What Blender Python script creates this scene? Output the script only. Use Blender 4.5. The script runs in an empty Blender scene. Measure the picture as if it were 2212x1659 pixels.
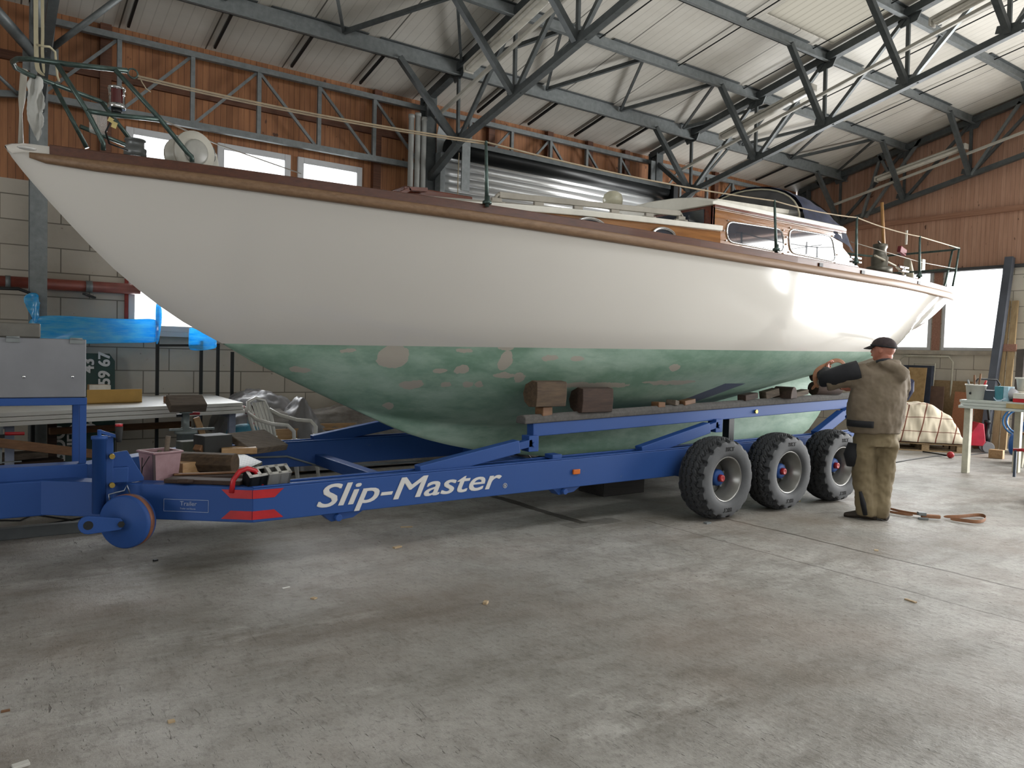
import bpy, bmesh, math, random
from mathutils import Vector as V, Matrix
from math import sin, cos, pi, radians, atan2, sqrt, hypot
SC = bpy.context.scene
COL = SC.collection
random.seed(11)
# ------------------------------------------------------------------ camera
FPX, YAW, PIT, ROL, EYE = 1652.5, 0.951374, 0.0407511, 0.0286977, 1.48
cd = V((cos(YAW)*cos(PIT), sin(YAW)*cos(PIT), -sin(PIT)))
_r = V((sin(YAW), -cos(YAW), 0)); _u = _r.cross(cd)
ca = cos(ROL)*_r + sin(ROL)*_u; cb = -sin(ROL)*_r + cos(ROL)*_u
cam = bpy.data.cameras.new('camera'); cam.sensor_fit = 'HORIZONTAL'; cam.sensor_width = 36
cam.lens = FPX/2212*36; cam.clip_start = .05; cam.clip_end = 200
co = bpy.data.objects.new('camera', cam); COL.objects.link(co)
co.matrix_world = Matrix(((ca.x, cb.x, -cd.x, 0), (ca.y, cb.y, -cd.y, 0), (ca.z, cb.z, -cd.z, EYE), (0, 0, 0, 1)))
SC.camera = co
CP = V((0, 0, EYE))
def at(x, y, X=None, Y=None, Z=None):
    """the point where the sight line of a photo pixel meets a plane of the place"""
    v = cd + ca*((x-1106)/FPX) - cb*((y-829.5)/FPX)
    t = (X-CP.x)/v.x if X is not None else (Y-CP.y)/v.y if Y is not None else (Z-CP.z)/v.z
    return CP + v*t
# ------------------------------------------------------------------ light, world, exposure
SC.view_settings.view_transform = 'Standard'; SC.view_settings.look = 'None'
SC.view_settings.exposure = 1.05; SC.view_settings.gamma = 1; SC.view_settings.use_curve_mapping = False
SC.cycles.use_denoising = True
SC.cycles.max_bounces = 8; SC.cycles.diffuse_bounces = 5; SC.cycles.glossy_bounces = 4
SC.cycles.sample_clamp_indirect = 6; SC.cycles.caustics_reflective = False; SC.cycles.caustics_refractive = False
w = bpy.data.worlds.new('overcast_sky'); SC.world = w; w.use_nodes = True
bg = w.node_tree.nodes['Background']; bg.inputs[0].default_value = (.93, .97, 1, 1); bg.inputs[1].default_value = 1.5
def area(name, loc, d, sx, sy, rad, col=(1, 1, 1), spread=180):
    """daylight or added fill coming through an opening; rad = brightness of the opening"""
    l = bpy.data.lights.new(name, 'AREA'); l.shape = 'RECTANGLE'; l.size = sx; l.size_y = sy; l.color = col
    l.energy = rad*sx*sy*pi; l.spread = radians(spread)
    o = bpy.data.objects.new(name, l); COL.objects.link(o); o.location = loc
    o.rotation_euler = V(d).to_track_quat('-Z', 'Y').to_euler(); return o
WX, EX, BY, NY, RIDGE = -9.0, 15.2, 10.5, -7.5, 1.5      # left wall, end wall, back wall, near wall, ridge line
TS = 0.2137; EZ = 5.28                                    # roof slope and eave height
def roofz(y): return EZ + (BY-y)*TS if y > RIDGE else EZ + (y-NY)*TS
# open hall door in the end wall (beyond the right edge of the frame) and the windows
area('daylight_hall_door', (EX+.9, .3, 2.25), (-1, 0, 0), 9.6, 4.3, 6.4, (1, .985, .96))
area('daylight_end_windows', (EX+.3, 7.9, 2.5), (-1, 0, 0), 3.9, 1.6, 7, (1, 1, 1))
area('daylight_high_windows', (3.12, BY+.3, 3.9), (0, -1, 0), 3.4, .55, 7.0, (.97, .99, 1))
area('daylight_low_window', (2.6, BY+.3, 2.3), (0, -1, 0), 2.4, 1.35, 7.0, (.97, .99, 1))
area('fill_near_windows', (3, NY-.3, 4.2), (0, 1, 0), 16, 1.6, 1.2, (1, .99, .97))  # unseen window band, raised and widened to brighten roof and back wall
area('fill_ridge_rooflight', (8.6, -.4, roofz(-.4)+.35), (0, 0, -1), 8.6, 1.9, 2.7, (1, .99, .97))  # unseen ridge opening, added to brighten the floor
area('fill_left_door', (WX-.5, 1.5, 2.2), (1, 0, 0), 4, 4.2, 1.3, (1, .99, .98))  # unseen doorway, added as fill from the left
# ------------------------------------------------------------------ materials
def lin(h):
    f = lambda c: c/12.92 if c <= .04045 else ((c+.055)/1.055)**2.4
    return tuple(f(int(h[i:i+2], 16)/255) for i in (0, 2, 4)) + (1,)
class NT:
    def __init__(s, name):
        s.m = bpy.data.materials.new(name); s.m.use_nodes = True; s.t = s.m.node_tree
        s.b = s.t.nodes['Principled BSDF']; s.out = s.t.nodes['Material Output']; s._pos = None
    def n(s, typ, **k):
        nd = s.t.nodes.new('ShaderNode'+typ)
        for a, b in k.items(): setattr(nd, a, b)
        return nd
    def l(s, a, b): s.t.links.new(a, b)
    def val(s, sock, v):
        if isinstance(v, bpy.types.NodeSocket): s.l(v, sock)
        else: sock.default_value = v
    def math(s, op, a, b=0.0, c=None, clamp=False):
        nd = s.n('Math', operation=op); nd.use_clamp = clamp; s.val(nd.inputs[0], a); s.val(nd.inputs[1], b)
        if c is not None: s.val(nd.inputs[2], c)
        return nd.outputs[0]
    def mix(s, f, a, b, typ='MIX'):
        nd = s.n('MixRGB', blend_type=typ); s.val(nd.inputs[0], f); s.val(nd.inputs[1], a); s.val(nd.inputs[2], b); return nd.outputs[0]
    def coord(s, world=False):
        return s.n('NewGeometry').outputs['Position'] if world else s.n('TexCoord').outputs['Object']
    def xyz(s, world=True):
        if s._pos is None:
            nd = s.n('SeparateXYZ'); s.l(s.coord(world), nd.inputs[0]); s._pos = nd.outputs
        return s._pos
    def scaled(s, sc, world=False):
        nd = s.n('Mapping'); nd.inputs['Scale'].default_value = sc; s.l(s.coord(world), nd.inputs[0]); return nd.outputs[0]
    def noise(s, sc=5, det=4, ro=.55, stretch=(1, 1, 1), world=False):
        nd = s.n('TexNoise'); nd.inputs['Scale'].default_value = sc; nd.inputs['Detail'].default_value = det
        nd.inputs['Roughness'].default_value = ro; s.l(s.scaled(stretch, world), nd.inputs['Vector']); return nd.outputs[0]
    def ramp(s, f, a, b, ca=(0, 0, 0, 1), cb=(1, 1, 1, 1)):
        nd = s.n('ValToRGB'); e = nd.color_ramp.elements; e[0].position = a; e[1].position = b; e[0].color = ca; e[1].color = cb
        s.l(f, nd.inputs[0]); return nd.outputs[0]
    def bump(s, h, strength=.3, dist=.01):
        nd = s.n('Bump'); nd.inputs['Strength'].default_value = strength; nd.inputs['Distance'].default_value = dist
        s.l(h, nd.inputs['Height']); s.l(nd.outputs[0], s.b.inputs['Normal'])
    def set(s, col=None, rough=.5, metal=0.0, coat=0.0):
        if col is not None: s.val(s.b.inputs['Base Color'], col)
        s.val(s.b.inputs['Roughness'], rough); s.b.inputs['Metallic'].default_value = metal
        s.b.inputs['Coat Weight'].default_value = coat; s.b.inputs['Coat Roughness'].default_value = .06
        return s.m
MC = {}
def mat(name, h, rough=.5, metal=0.0, var=.18, sc=7, bump=0.0, stretch=(1, 1, 1), coat=0.0, h2=None):
    if name in MC: return MC[name]
    t = NT(name); a = lin(h); b = lin(h2) if h2 else tuple(c*(1-var*1.6) for c in a[:3])+(1,)
    f = t.noise(sc, 5, .6, stretch); g = t.ramp(f, .35, .68)
    c = t.mix(g, a, b)
    t.set(c, rough, metal, coat)
    if bump: t.bump(f, bump, .02)
    MC[name] = t.m; return t.m
def wood(name, h, h2, rough=.5, grain=(1, 14, 14), sc=3, coat=0.0, bump=.15):
    if name in MC: return MC[name]
    t = NT(name); f = t.noise(sc, 6, .65, grain); g = t.noise(1.2, 3)
    c = t.mix(t.ramp(f, .36, .66), lin(h), lin(h2)); c = t.mix(t.math('MULTIPLY', g, .35), c, lin(h2))
    t.set(c, rough, 0, coat)
    if bump: t.bump(f, bump, .01)
    MC[name] = t.m; return t.m
# ------------------------------------------------------------------ mesh builder
WL = {}
class MB:
    def __init__(s): s.v = []; s.f = []; s.s = []
    def add(s, vs, fs, sm=False):
        o = len(s.v); s.v += [V(v) for v in vs]; s.f += [tuple(i+o for i in f) for f in fs]
        s.s += sm if isinstance(sm, list) else [sm]*len(fs); return s
    def box(s, c, d, R=None):
        c = V(c); q = [V((x*d[0]/2, y*d[1]/2, z*d[2]/2)) for x in (-1, 1) for y in (-1, 1) for z in (-1, 1)]
        q = [c + (R @ p if R else p) for p in q]
        return s.add(q, [(0, 1, 3, 2), (4, 6, 7, 5), (0, 4, 5, 1), (2, 3, 7, 6), (0, 2, 6, 4), (1, 5, 7, 3)])
    def bb(s, a, b):
        a, b = V(a), V(b); return s.box((a+b)/2, [abs(b[i]-a[i]) for i in range(3)])
    def bar(s, a, b, w, h=None, up=(0, 0, 1)):
        a, b = V(a), V(b); h = h or w; x = (b-a).normalized(); up = V(up)
        if abs(x.dot(up)) > .99: up = V((0, 1, 0)) if abs(x.y) < .9 else V((1, 0, 0))
        y = up.cross(x).normalized(); z = x.cross(y)
        return s.box((a+b)/2, ((b-a).length, w, h), Matrix((x, y, z)).transposed())
    def prism(s, poly, o, u, v, w):
        o, u, v, w = V(o), V(u), V(v), V(w); n = len(poly)
        q = [o+u*a+v*b for a, b in poly]; q += [p+w for p in q]
        return s.add(q, [tuple(range(n))[::-1], tuple(range(n, 2*n))] + [(i, (i+1) % n, (i+1) % n+n, i+n) for i in range(n)])
    def loft(s, rings, closed=True, caps=True, sm=True):
        n = len(rings[0]); vs = [p for r in rings for p in r]; fs = []; k = n if closed else n-1
        for i in range(len(rings)-1):
            for j in range(k): fs.append((i*n+j, i*n+(j+1) % n, (i+1)*n+(j+1) % n, (i+1)*n+j))
        m = [sm]*len(fs)
        if caps and closed:
            fs += [tuple(range(n))[::-1], tuple(range((len(rings)-1)*n, len(rings)*n))]; m += [False]*2
        return s.add(vs, fs, m)
    def tube(s, pts, r, n=8, closed=False, flat=1.0):
        pts = [V(p) for p in pts]; N = len(pts); rs = r if isinstance(r, (list, tuple)) else [r]*N; rings = []; y = None
        for i, p in enumerate(pts):
            if closed: t = pts[(i+1) % N]-pts[i-1]
            else: t = pts[min(i+1, N-1)]-pts[max(i-1, 0)]
            t.normalize()
            if y is None:
                y = V((0, 0, 1)).cross(t) if abs(t.z) < .95 else V((0, 1, 0)).cross(t)
            y = (y - t*y.dot(t)).normalized(); z = t.cross(y)
            rings.append([p + y*cos(2*pi*k/n)*rs[i] + z*sin(2*pi*k/n)*rs[i]*flat for k in range(n)])
        if closed: rings.append(rings[0])
        return s.loft(rings, True, not closed)
    def cyl(s, a, b, r, r2=None, n=16): return s.tube([a, b], [r, r if r2 is None else r2], n)
    def lathe(s, prof, o, ax=(0, 0, 1), n=24):
        o, ax = V(o), V(ax).normalized(); x = ax.orthogonal().normalized(); y = ax.cross(x)
        rings = [[o+ax*h+(x*cos(2*pi*k/n)+y*sin(2*pi*k/n))*max(r, 1e-4) for k in range(n)] for r, h in prof]
        return s.loft(rings, True, True)
    def ball(s, c, r, n=12, R=None):
        c = V(c); r = (r, r, r) if not isinstance(r, (list, tuple)) else r; rings = []
        for i in range(n//2+1):
            a = -pi/2+pi*i/(n//2); e = max(cos(a), 1e-3)
            ring = [V((r[0]*e*cos(2*pi*k/n), r[1]*e*sin(2*pi*k/n), r[2]*sin(a))) for k in range(n)]
            rings.append([c + (R @ p if R else p) for p in ring])
        return s.loft(rings)
    def go(s, name, m, parent=None, bevel=0.0, seg=2, loc=None):
        me = bpy.data.meshes.new(name)
        if parent is None:
            if loc is None:
                lo = [min(v[i] for v in s.v) for i in range(3)]; hi = [max(v[i] for v in s.v) for i in range(3)]
                loc = V(((lo[0]+hi[0])/2, (lo[1]+hi[1])/2, lo[2]))
            org = V(loc)
        else: org = WL[parent]
        me.from_pydata([v-org for v in s.v], [], s.f)
        me.polygons.foreach_set('use_smooth', s.s)
        bm = bmesh.new(); bm.from_mesh(me); bmesh.ops.recalc_face_normals(bm, faces=bm.faces); bm.to_mesh(me); bm.free()
        me.materials.append(m)
        o = bpy.data.objects.new(name, me); COL.objects.link(o)
        if parent is None: o.location = org
        else: o.parent = parent
        WL[o] = org
        if bevel:
            b = o.modifiers.new('edge', 'BEVEL'); b.width = bevel; b.segments = seg; b.limit_method = 'ANGLE'; b.angle_limit = radians(40)
        return o
def tag(o, label, cat, group=None, kind=None):
    o['label'] = label; o['category'] = cat
    if group: o['group'] = group
    if kind: o['kind'] = kind
    return o
def thing(name, label, cat, loc, group=None):
    o = bpy.data.objects.new(name, None); COL.objects.link(o); o.location = loc; o.empty_display_size = .1
    WL[o] = V(loc); return tag(o, label, cat, group)
def struct(o): o['kind'] = 'structure'; return o
def kids(o): return [c for c in bpy.data.objects if c.parent == o]
def dup(o, loc, label=None, rz=None, parent=None):
    c = o.copy(); COL.objects.link(c); c.location = loc
    if rz is not None: c.rotation_euler = (0, 0, rz)
    if label: c['label'] = label
    if parent: c.parent = parent
    for ch in kids(o):
        k = ch.copy(); COL.objects.link(k); k.parent = c
        for g in kids(ch): q = g.copy(); COL.objects.link(q); q.parent = k
    return c
def sm(o, lv=1, kind='SUBSURF'):
    m = o.modifiers.new('smooth', kind); m.levels = lv; m.render_levels = lv; return o
def remesh(o, vox, it=6, fac=.5):
    m = o.modifiers.new('join', 'REMESH'); m.mode = 'VOXEL'; m.voxel_size = vox; m.use_smooth_shade = True
    k = o.modifiers.new('soft', 'SMOOTH'); k.iterations = it; k.factor = fac; return o
def text_mb(txt, size, o, u, v, depth, bold=0.0, shear=0.0, align='LEFT', sx=1.0):
    """lettering as a mesh: o origin, u reading direction, v up direction"""
    c = bpy.data.curves.new('lettering', 'FONT'); c.body = txt; c.size = size; c.shear = shear
    c.extrude = depth; c.align_x = align; c.resolution_u = 4
    ob = bpy.data.objects.new('lettering', c); COL.objects.link(ob)
    bpy.context.view_layer.update()
    me = bpy.data.meshes.new_from_object(ob.evaluated_get(bpy.context.evaluated_depsgraph_get()))
    o, u, v = V(o), V(u).normalized(), V(v).normalized(); w_ = u.cross(v); mb = MB()
    for i, (dx, dy) in enumerate(((0, 0),) if not bold else ((-bold, -bold*.5), (bold, -bold*.5), (-bold, bold*.5), (bold, bold*.5), (0, 0))):   # overprinted for a heavier stroke
        mb.add([o+u*(p.co.x*sx+dx)+v*(p.co.y+dy)+w_*(p.co.z+i*.0005) for p in me.vertices], [tuple(p.vertices) for p in me.polygons])
    bpy.data.objects.remove(ob); bpy.data.curves.remove(c); bpy.data.meshes.remove(me); return mb
def crumple(o, s=.03, size=.25, seed=0):
    t = bpy.data.textures.new('folds', 'CLOUDS'); t.noise_scale = size; t.noise_depth = 3
    m = o.modifiers.new('folds', 'DISPLACE'); m.texture = t; m.strength = s; m.mid_level = .5; m.texture_coords = 'LOCAL'; return o
# ------------------------------------------------------------------ shell materials
def m_concrete():
    t = NT('concrete_floor'); X, Y, Z = t.xyz()
    n1 = t.noise(.45, 5, .6, world=True); n2 = t.noise(3.2, 8, .7, world=True); n3 = t.noise(26, 5, .75, world=True)
    st = t.noise(1.0, 6, .7, (.5, 1.5, 1), True); n5 = t.noise(9, 6, .7, (1.5, .6, 1), True)
    c = t.mix(t.ramp(n1, .35, .66), lin('86847e'), lin('aaa8a3'))
    c = t.mix(t.math('MULTIPLY', t.ramp(n2, .45, .72), .75), c, lin('706c65'))
    c = t.mix(t.math('MULTIPLY', t.ramp(st, .5, .68), .75), c, lin('635e55'))
    n4 = t.noise(.9, 7, .72, (.7, 1.6, 1), True)
    c = t.mix(t.math('MULTIPLY', t.ramp(n4, .58, .70), .55), c, lin('c2c1bc'))
    c = t.mix(t.math('MULTIPLY', t.ramp(n5, .56, .72), .5), c, lin('57534c'))
    c = t.mix(t.math('MULTIPLY', t.ramp(n3, .52, .72), .55), c, lin('4a4741'))
    wob = t.math('MULTIPLY', t.math('SUBTRACT', t.noise(2.2, 5, .6, world=True), .5), .10)
    def line(co, p, wd): return t.math('LESS_THAN', t.math('ABSOLUTE', t.math('SUBTRACT', t.math('ADD', co, wob), p)), wd)
    ln = t.math('MAXIMUM', line(X, 5.73, .015), t.math('MULTIPLY', line(X, 5.0, .008), .7))
    ln = t.math('MULTIPLY', ln, t.math('LESS_THAN', Y, 4.9))
    ln = t.math('MAXIMUM', ln, t.math('MULTIPLY', line(X, 10.6, .008), .5))
    ln = t.math('MAXIMUM', ln, t.math('MULTIPLY', line(X, 4.42, .05), t.math('MULTIPLY', t.math('LESS_THAN', Y, 6.6), t.math('GREATER_THAN', Y, 5.05))))
    rect = t.math('MULTIPLY', t.math('LESS_THAN', t.math('ABSOLUTE', t.math('SUBTRACT', X, 4.5)), .3), t.math('LESS_THAN', t.math('ABSOLUTE', t.math('SUBTRACT', Y, 5.03)), .09)); ln = t.math('MAXIMUM', ln, t.math('MULTIPLY', rect, .55))
    c = t.mix(t.math('MULTIPLY', ln, .88), c, lin('36312b'))
    # short trowel scratches in two directions
    def scr(rot, sx, lo, hi):
        mp = t.n('Mapping'); mp.inputs['Rotation'].default_value = (0, 0, rot); mp.inputs['Scale'].default_value = (sx, 1.0, 1); t.l(t.coord(True), mp.inputs[0])
        nd = t.n('TexNoise'); nd.inputs['Scale'].default_value = 11; nd.inputs['Detail'].default_value = 3; nd.inputs['Roughness'].default_value = .6; nd.inputs['Distortion'].default_value = 1.2
        t.l(mp.outputs[0], nd.inputs['Vector']); return t.ramp(nd.outputs[0], lo, hi)
    sc = t.math('MAXIMUM', scr(.5, 5, .66, .72), t.math('MAXIMUM', scr(-.7, 6, .67, .73), scr(1.4, 5, .68, .74)))
    sc = t.math('MULTIPLY', sc, t.ramp(n1, .40, .55))
    c = t.mix(t.math('MULTIPLY', sc, .7), c, lin('46413a'))
    br = t.math('MULTIPLY', t.ramp(t.noise(.6, 4, .6, world=True), .45, .65), .35); c = t.mix(br, c, lin('85766a'))
    rust = t.math('MULTIPLY', t.ramp(t.noise(.35, 3, .5, world=True), .58, .72), .28)
    c = t.mix(rust, c, lin('8a7660'))
    h = t.math('ADD', t.math('ADD', t.math('MULTIPLY', n2, .8), t.math('MULTIPLY', n5, .5)), t.math('ADD', t.math('MULTIPLY', n3, .45), t.math('ADD', t.math('MULTIPLY', ln, -1.2), t.math('MULTIPLY', sc, -.7))))
    t.set(c, t.math('ADD', t.math('MULTIPLY', n2, .3), .42)); t.bump(h, .7, .014); t.b.inputs['Specular IOR Level'].default_value = .35
    return t.m
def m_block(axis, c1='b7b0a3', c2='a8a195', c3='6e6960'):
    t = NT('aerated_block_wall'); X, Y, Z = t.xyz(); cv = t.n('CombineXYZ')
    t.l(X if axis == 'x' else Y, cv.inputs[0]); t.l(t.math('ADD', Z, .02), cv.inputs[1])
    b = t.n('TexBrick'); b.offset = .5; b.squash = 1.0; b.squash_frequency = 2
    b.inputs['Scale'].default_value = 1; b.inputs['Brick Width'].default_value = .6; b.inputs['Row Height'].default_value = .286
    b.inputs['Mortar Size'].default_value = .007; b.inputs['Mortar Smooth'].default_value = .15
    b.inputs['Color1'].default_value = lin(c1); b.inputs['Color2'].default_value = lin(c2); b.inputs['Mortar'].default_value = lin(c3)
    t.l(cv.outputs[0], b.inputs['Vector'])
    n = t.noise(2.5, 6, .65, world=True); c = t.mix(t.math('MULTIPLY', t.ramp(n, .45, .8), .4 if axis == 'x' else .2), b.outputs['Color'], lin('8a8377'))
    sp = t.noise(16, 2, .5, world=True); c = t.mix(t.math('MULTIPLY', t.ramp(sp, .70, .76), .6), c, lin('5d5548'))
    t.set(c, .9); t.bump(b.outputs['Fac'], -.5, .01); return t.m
def m_siding(axis, h1, h2, h3):
    t = NT('stained_board_siding'); X, Y, Z = t.xyz(); u = t.math('DIVIDE', X if axis == 'x' else Y, .075)
    wn = t.n('TexWhiteNoise', noise_dimensions='1D'); t.l(t.math('FLOOR', u), wn.inputs['W'])
    fr = t.math('ABSOLUTE', t.math('SUBTRACT', t.math('FRACT', u), .5)); gr = t.math('GREATER_THAN', fr, .46)
    g = t.noise(4, 6, .65, (6, 6, .5), True); kn = t.noise(7, 2, .4, (1.6, 1.6, 1), True)
    c = t.mix(wn.outputs['Value'], lin(h1), lin(h2)); c = t.mix(t.math('MULTIPLY', t.ramp(g, .4, .7), .6), c, lin(h3))
    c = t.mix(t.math('MULTIPLY', t.ramp(kn, .72, .77), .75), c, lin('2c120a')); c = t.mix(t.math('MULTIPLY', gr, .6 if axis == 'x' else .35), c, lin('2a140b'))
    t.set(c, .62); t.bump(t.math('SUBTRACT', t.math('MULTIPLY', g, .2), gr), .5, .008); return t.m
def m_roof():
    t = NT('sandwich_roof_panels'); X, Y, Z = t.xyz()
    def line(p, wd, off=0.0): return t.math('GREATER_THAN', t.math('ABSOLUTE', t.math('SUBTRACT', t.math('FRACT', t.math('DIVIDE', t.math('ADD', X, off), p)), .5)), .5-wd/p/2)
    n = t.noise(.8, 5, .6, world=True)
    c = t.mix(t.ramp(n, .4, .75), lin('d3d0c8'), lin('bcb8ae'))
    c = t.mix(t.math('MULTIPLY', line(.125, .012, .06), .22), c, lin('5a564e')); c = t.mix(t.math('MULTIPLY', line(1.0, .018, .5), .85), c, lin('3a3732'))
    t.set(c, .45); t.b.inputs['Specular IOR Level'].default_value = .3; return t.m
M_BLK, M_BLKY = m_block('x'), m_block('y', 'd6d0c3', 'cac4b6', '8f897d')  # second block tone paler: glare on the end wall put into the colour
M_SID, M_SIDY = m_siding('x', 'a9744c', '8f5f3c', '784c32'), m_siding('y', 'c09a84', 'b08872', '9a725c')  # end-wall boards lightened to imitate the haze over them
M_FRAME = mat('white_window_frame', 'c9cbce', .35, var=.05); M_TRIM = wood('stained_trim_board', '6e4630', '4f2f1f', .6, (.5, 14, 14))
def m_pane():
    t = NT('window_pane'); tr = t.n('BsdfTransparent'); gl = t.n('BsdfGlossy'); gl.inputs['Roughness'].default_value = .03
    mx = t.n('MixShader'); fr = t.n('Fresnel'); fr.inputs[0].default_value = 1.3
    t.l(fr.outputs[0], mx.inputs[0]); t.l(tr.outputs[0], mx.inputs[1]); t.l(gl.outputs[0], mx.inputs[2]); t.l(mx.outputs[0], t.out.inputs[0]); return t.m
M_PANE = m_pane()
M_STEEL = mat('dark_painted_steel', '565b5c', .5, .25, .2, 9, .03, h2='454a4b'); M_GALV = mat('galvanised_steel', '7d8283', .5, .35, .15, 14, .03, h2='6c7273')
M_DARK = mat('black_steel', '202325', .45, .3, .2)
# ------------------------------------------------------------------ shell
def panel(mb, axis, plane, th, us, zs, holes):
    """a wall slab in boxes with openings; axis 'x': plane Y, runs along X"""
    us = sorted(set(us + [h[k] for h in holes for k in (0, 1)])); zs = sorted(set(zs + [h[k] for h in holes for k in (2, 3)]))
    for i in range(len(us)-1):
        for j in range(len(zs)-1):
            a, b, c, d = us[i], us[i+1], zs[j], zs[j+1]; mu, mz = (a+b)/2, (c+d)/2
            if any(h[0] < mu < h[1] and h[2] < mz < h[3] for h in holes): continue
            if axis == 'x': mb.bb((a, plane, c), (b, plane+th, d))
            else: mb.bb((plane, a, c), (plane+th, b, d))
    return mb
fl = MB().bb((WX-.3, NY-.3, -.2), (EX+.3, BY+.3, 0)).go('floor', m_concrete()); struct(fl)
HIGH = [(1.58, 2.54, 3.62, 4.11), (2.66, 3.63, 3.62, 4.11), (3.73, 4.69, 3.62, 4.11)]
LOW = (1.62, 3.6, 1.62, 2.9); WB = 3.3
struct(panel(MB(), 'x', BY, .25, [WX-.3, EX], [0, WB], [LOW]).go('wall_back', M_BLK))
struct(panel(MB(), 'x', BY+.02, .2, [WX-.3, EX], [WB, EZ+.02], HIGH).go('wall_back', M_SID))
EW = [(6.13, 7.2, 1.76, 3.3), (7.4, 8.6, 1.76, 3.3), (8.8, 9.9, 1.76, 3.3)]
DOOR = (-2.5, 4.9, 0, 4.4)
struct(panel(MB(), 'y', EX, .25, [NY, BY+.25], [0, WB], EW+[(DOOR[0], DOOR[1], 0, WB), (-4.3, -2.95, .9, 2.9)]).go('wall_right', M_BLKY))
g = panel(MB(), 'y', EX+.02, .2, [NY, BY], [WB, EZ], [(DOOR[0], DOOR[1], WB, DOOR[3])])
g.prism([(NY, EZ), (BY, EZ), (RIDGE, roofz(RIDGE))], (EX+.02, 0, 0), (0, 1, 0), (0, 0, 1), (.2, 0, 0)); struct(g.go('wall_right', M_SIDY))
NEARW = [(-5, 11, 3.4, 5.0)]  # unseen band, placed high as fill for roof and back wall
struct(panel(MB(), 'x', NY-.25, .25, [WX-.3, EX+.3], [0, EZ], NEARW).go('wall_front', M_BLK))
g = panel(MB(), 'y', WX-.25, .25, [NY, BY], [0, EZ], [(-.5, 3.5, 0, 4.2)])  # doorway hole cut for the added left fill
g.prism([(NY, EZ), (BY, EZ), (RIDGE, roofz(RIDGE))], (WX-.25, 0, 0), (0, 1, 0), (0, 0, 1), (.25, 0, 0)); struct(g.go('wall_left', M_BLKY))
SKY = (8.72, 10.28, 5.75, 6.62)      # translucent roof sheet (X0, X1, Y0, Y1)
M_ROOF = m_roof(); rf = MB()
def roofslab(mb, x0, x1, y0, y1, up=0.0, th=.1):
    q = [(x, y, roofz(y)+up+k*th) for k in (0, 1) for x, y in ((x0, y0), (x1, y0), (x1, y1), (x0, y1))]
    mb.add(q, [(0, 3, 2, 1), (4, 5, 6, 7), (0, 1, 5, 4), (1, 2, 6, 5), (2, 3, 7, 6), (3, 0, 4, 7)])
xs = [WX-.4, SKY[0], SKY[1], EX+.4]; ys = [RIDGE, SKY[2], SKY[3], BY+.5]
for i in range(3):
    for j in range(3):
        if not (i == 1 and j == 1): roofslab(rf, xs[i], xs[i+1], ys[j], ys[j+1])
RL = (4.2, 13.0, -1.4, .6)      # unseen ridge opening added for floor fill, in the near slope (X0, X1, Y0, Y1)
for q in ((WX-.4, EX+.4, NY-.5, RL[2]), (WX-.4, EX+.4, RL[3], RIDGE), (WX-.4, RL[0], RL[2], RL[3]), (RL[1], EX+.4, RL[2], RL[3])): roofslab(rf, *q)
struct(rf.go('ceiling', M_ROOF))
t = NT('translucent_roof_sheet'); X, Y, Z = t.xyz(); rib = t.math('GREATER_THAN', t.math('FRACT', t.math('DIVIDE', X, .125)), .88)
tb = t.n('BsdfTranslucent'); t.val(tb.inputs[0], t.mix(t.math('MULTIPLY', rib, .5), lin('b0aca4'), lin('8b8880'))); t.l(tb.outputs[0], t.out.inputs[0]); M_SKYL = t.m
g = MB(); roofslab(g, *RL, .03, .02); struct(g.go('window_10', M_PANE))  # pane of the added ridge opening, there for the fill lamp
g = MB(); roofslab(g, *SKY, .02, .02); struct(g.go('window_7', M_SKYL))
# windows of the back wall and end wall
def window(name, axis, plane, r, fw, mull=()):
    u0, u1, z0, z1 = r; q = lambda u, d, z: (u, plane+d, z) if axis == 'x' else (plane+d, u, z)
    pn = MB().bb(q(u0, .09, z0), q(u1, .10, z1)).go(name, M_PANE); struct(pn)
    f = MB()
    for a, b, c, d in ((u0, u0+fw, z0, z1), (u1-fw, u1, z0, z1), (u0+fw, u1-fw, z1-fw, z1), (u0+fw, u1-fw, z0, z0+fw)): f.bb(q(a, -.02, c), q(b, .12, d))
    for m_ in mull: f.bb(q(m_-.03, 0, z0), q(m_+.03, .12, z1))
    f.go('window_frame', M_FRAME, pn, .006); return pn
for k, h in enumerate(HIGH): window('window_%d' % (k+1), 'x', BY, h, .085)
window('window_4', 'x', BY, LOW, .075, (2.7,))
for k, h in enumerate(EW): window('window_%d' % (k+5) if k < 2 else 'window_8', 'y', EX, h, .06)
window('window_11', 'y', EX, (-4.3, -2.95, .9, 2.9), .07)
window('window_9', 'x', NY-.25, NEARW[0], .08, (-1.8, 1.4, 4.6, 7.8))  # glazing of the unseen fill band in the near wall
g = MB()
for a in (7.3, 8.7): g.bb((EX-.02, a-.075, 1.74), (EX+.1, a+.075, 3.3))
struct(g.go('trim_1', wood('red_brown_mullion', 'ab8270', '8f6655', .6)))
struct(MB().bb((EX-.05, 5.9, 1.68), (EX+.2, 10.1, 1.76)).go('trim_2', mat('concrete_sill', 'b4ada0', .8)))
struct(MB().bb((EX-.03, NY, 4.26), (EX+.02, BY, 4.36)).go('trim_3', wood('siding_band_board', 'a87f68', '8f6751', .6, (14, .5, 14))))
struct(MB().bb((WX, BY-.03, 4.62), (EX, BY+.02, 4.72)).go('trim_4', M_TRIM))
g = MB().bb((1.58, BY-.03, LOW[2]-.03), (1.62, BY+.02, LOW[3]+.04)).bb((1.58, BY-.03, LOW[3]), (3.64, BY+.02, LOW[3]+.04)); struct(g.go('trim_5', mat('red_oxide_edge', '8c2a20', .5)))
struct(MB().bb((1.55, BY-.10, LOW[2]-.06), (3.68, BY+.1, LOW[2])).go('trim_6', M_FRAME))
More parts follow.
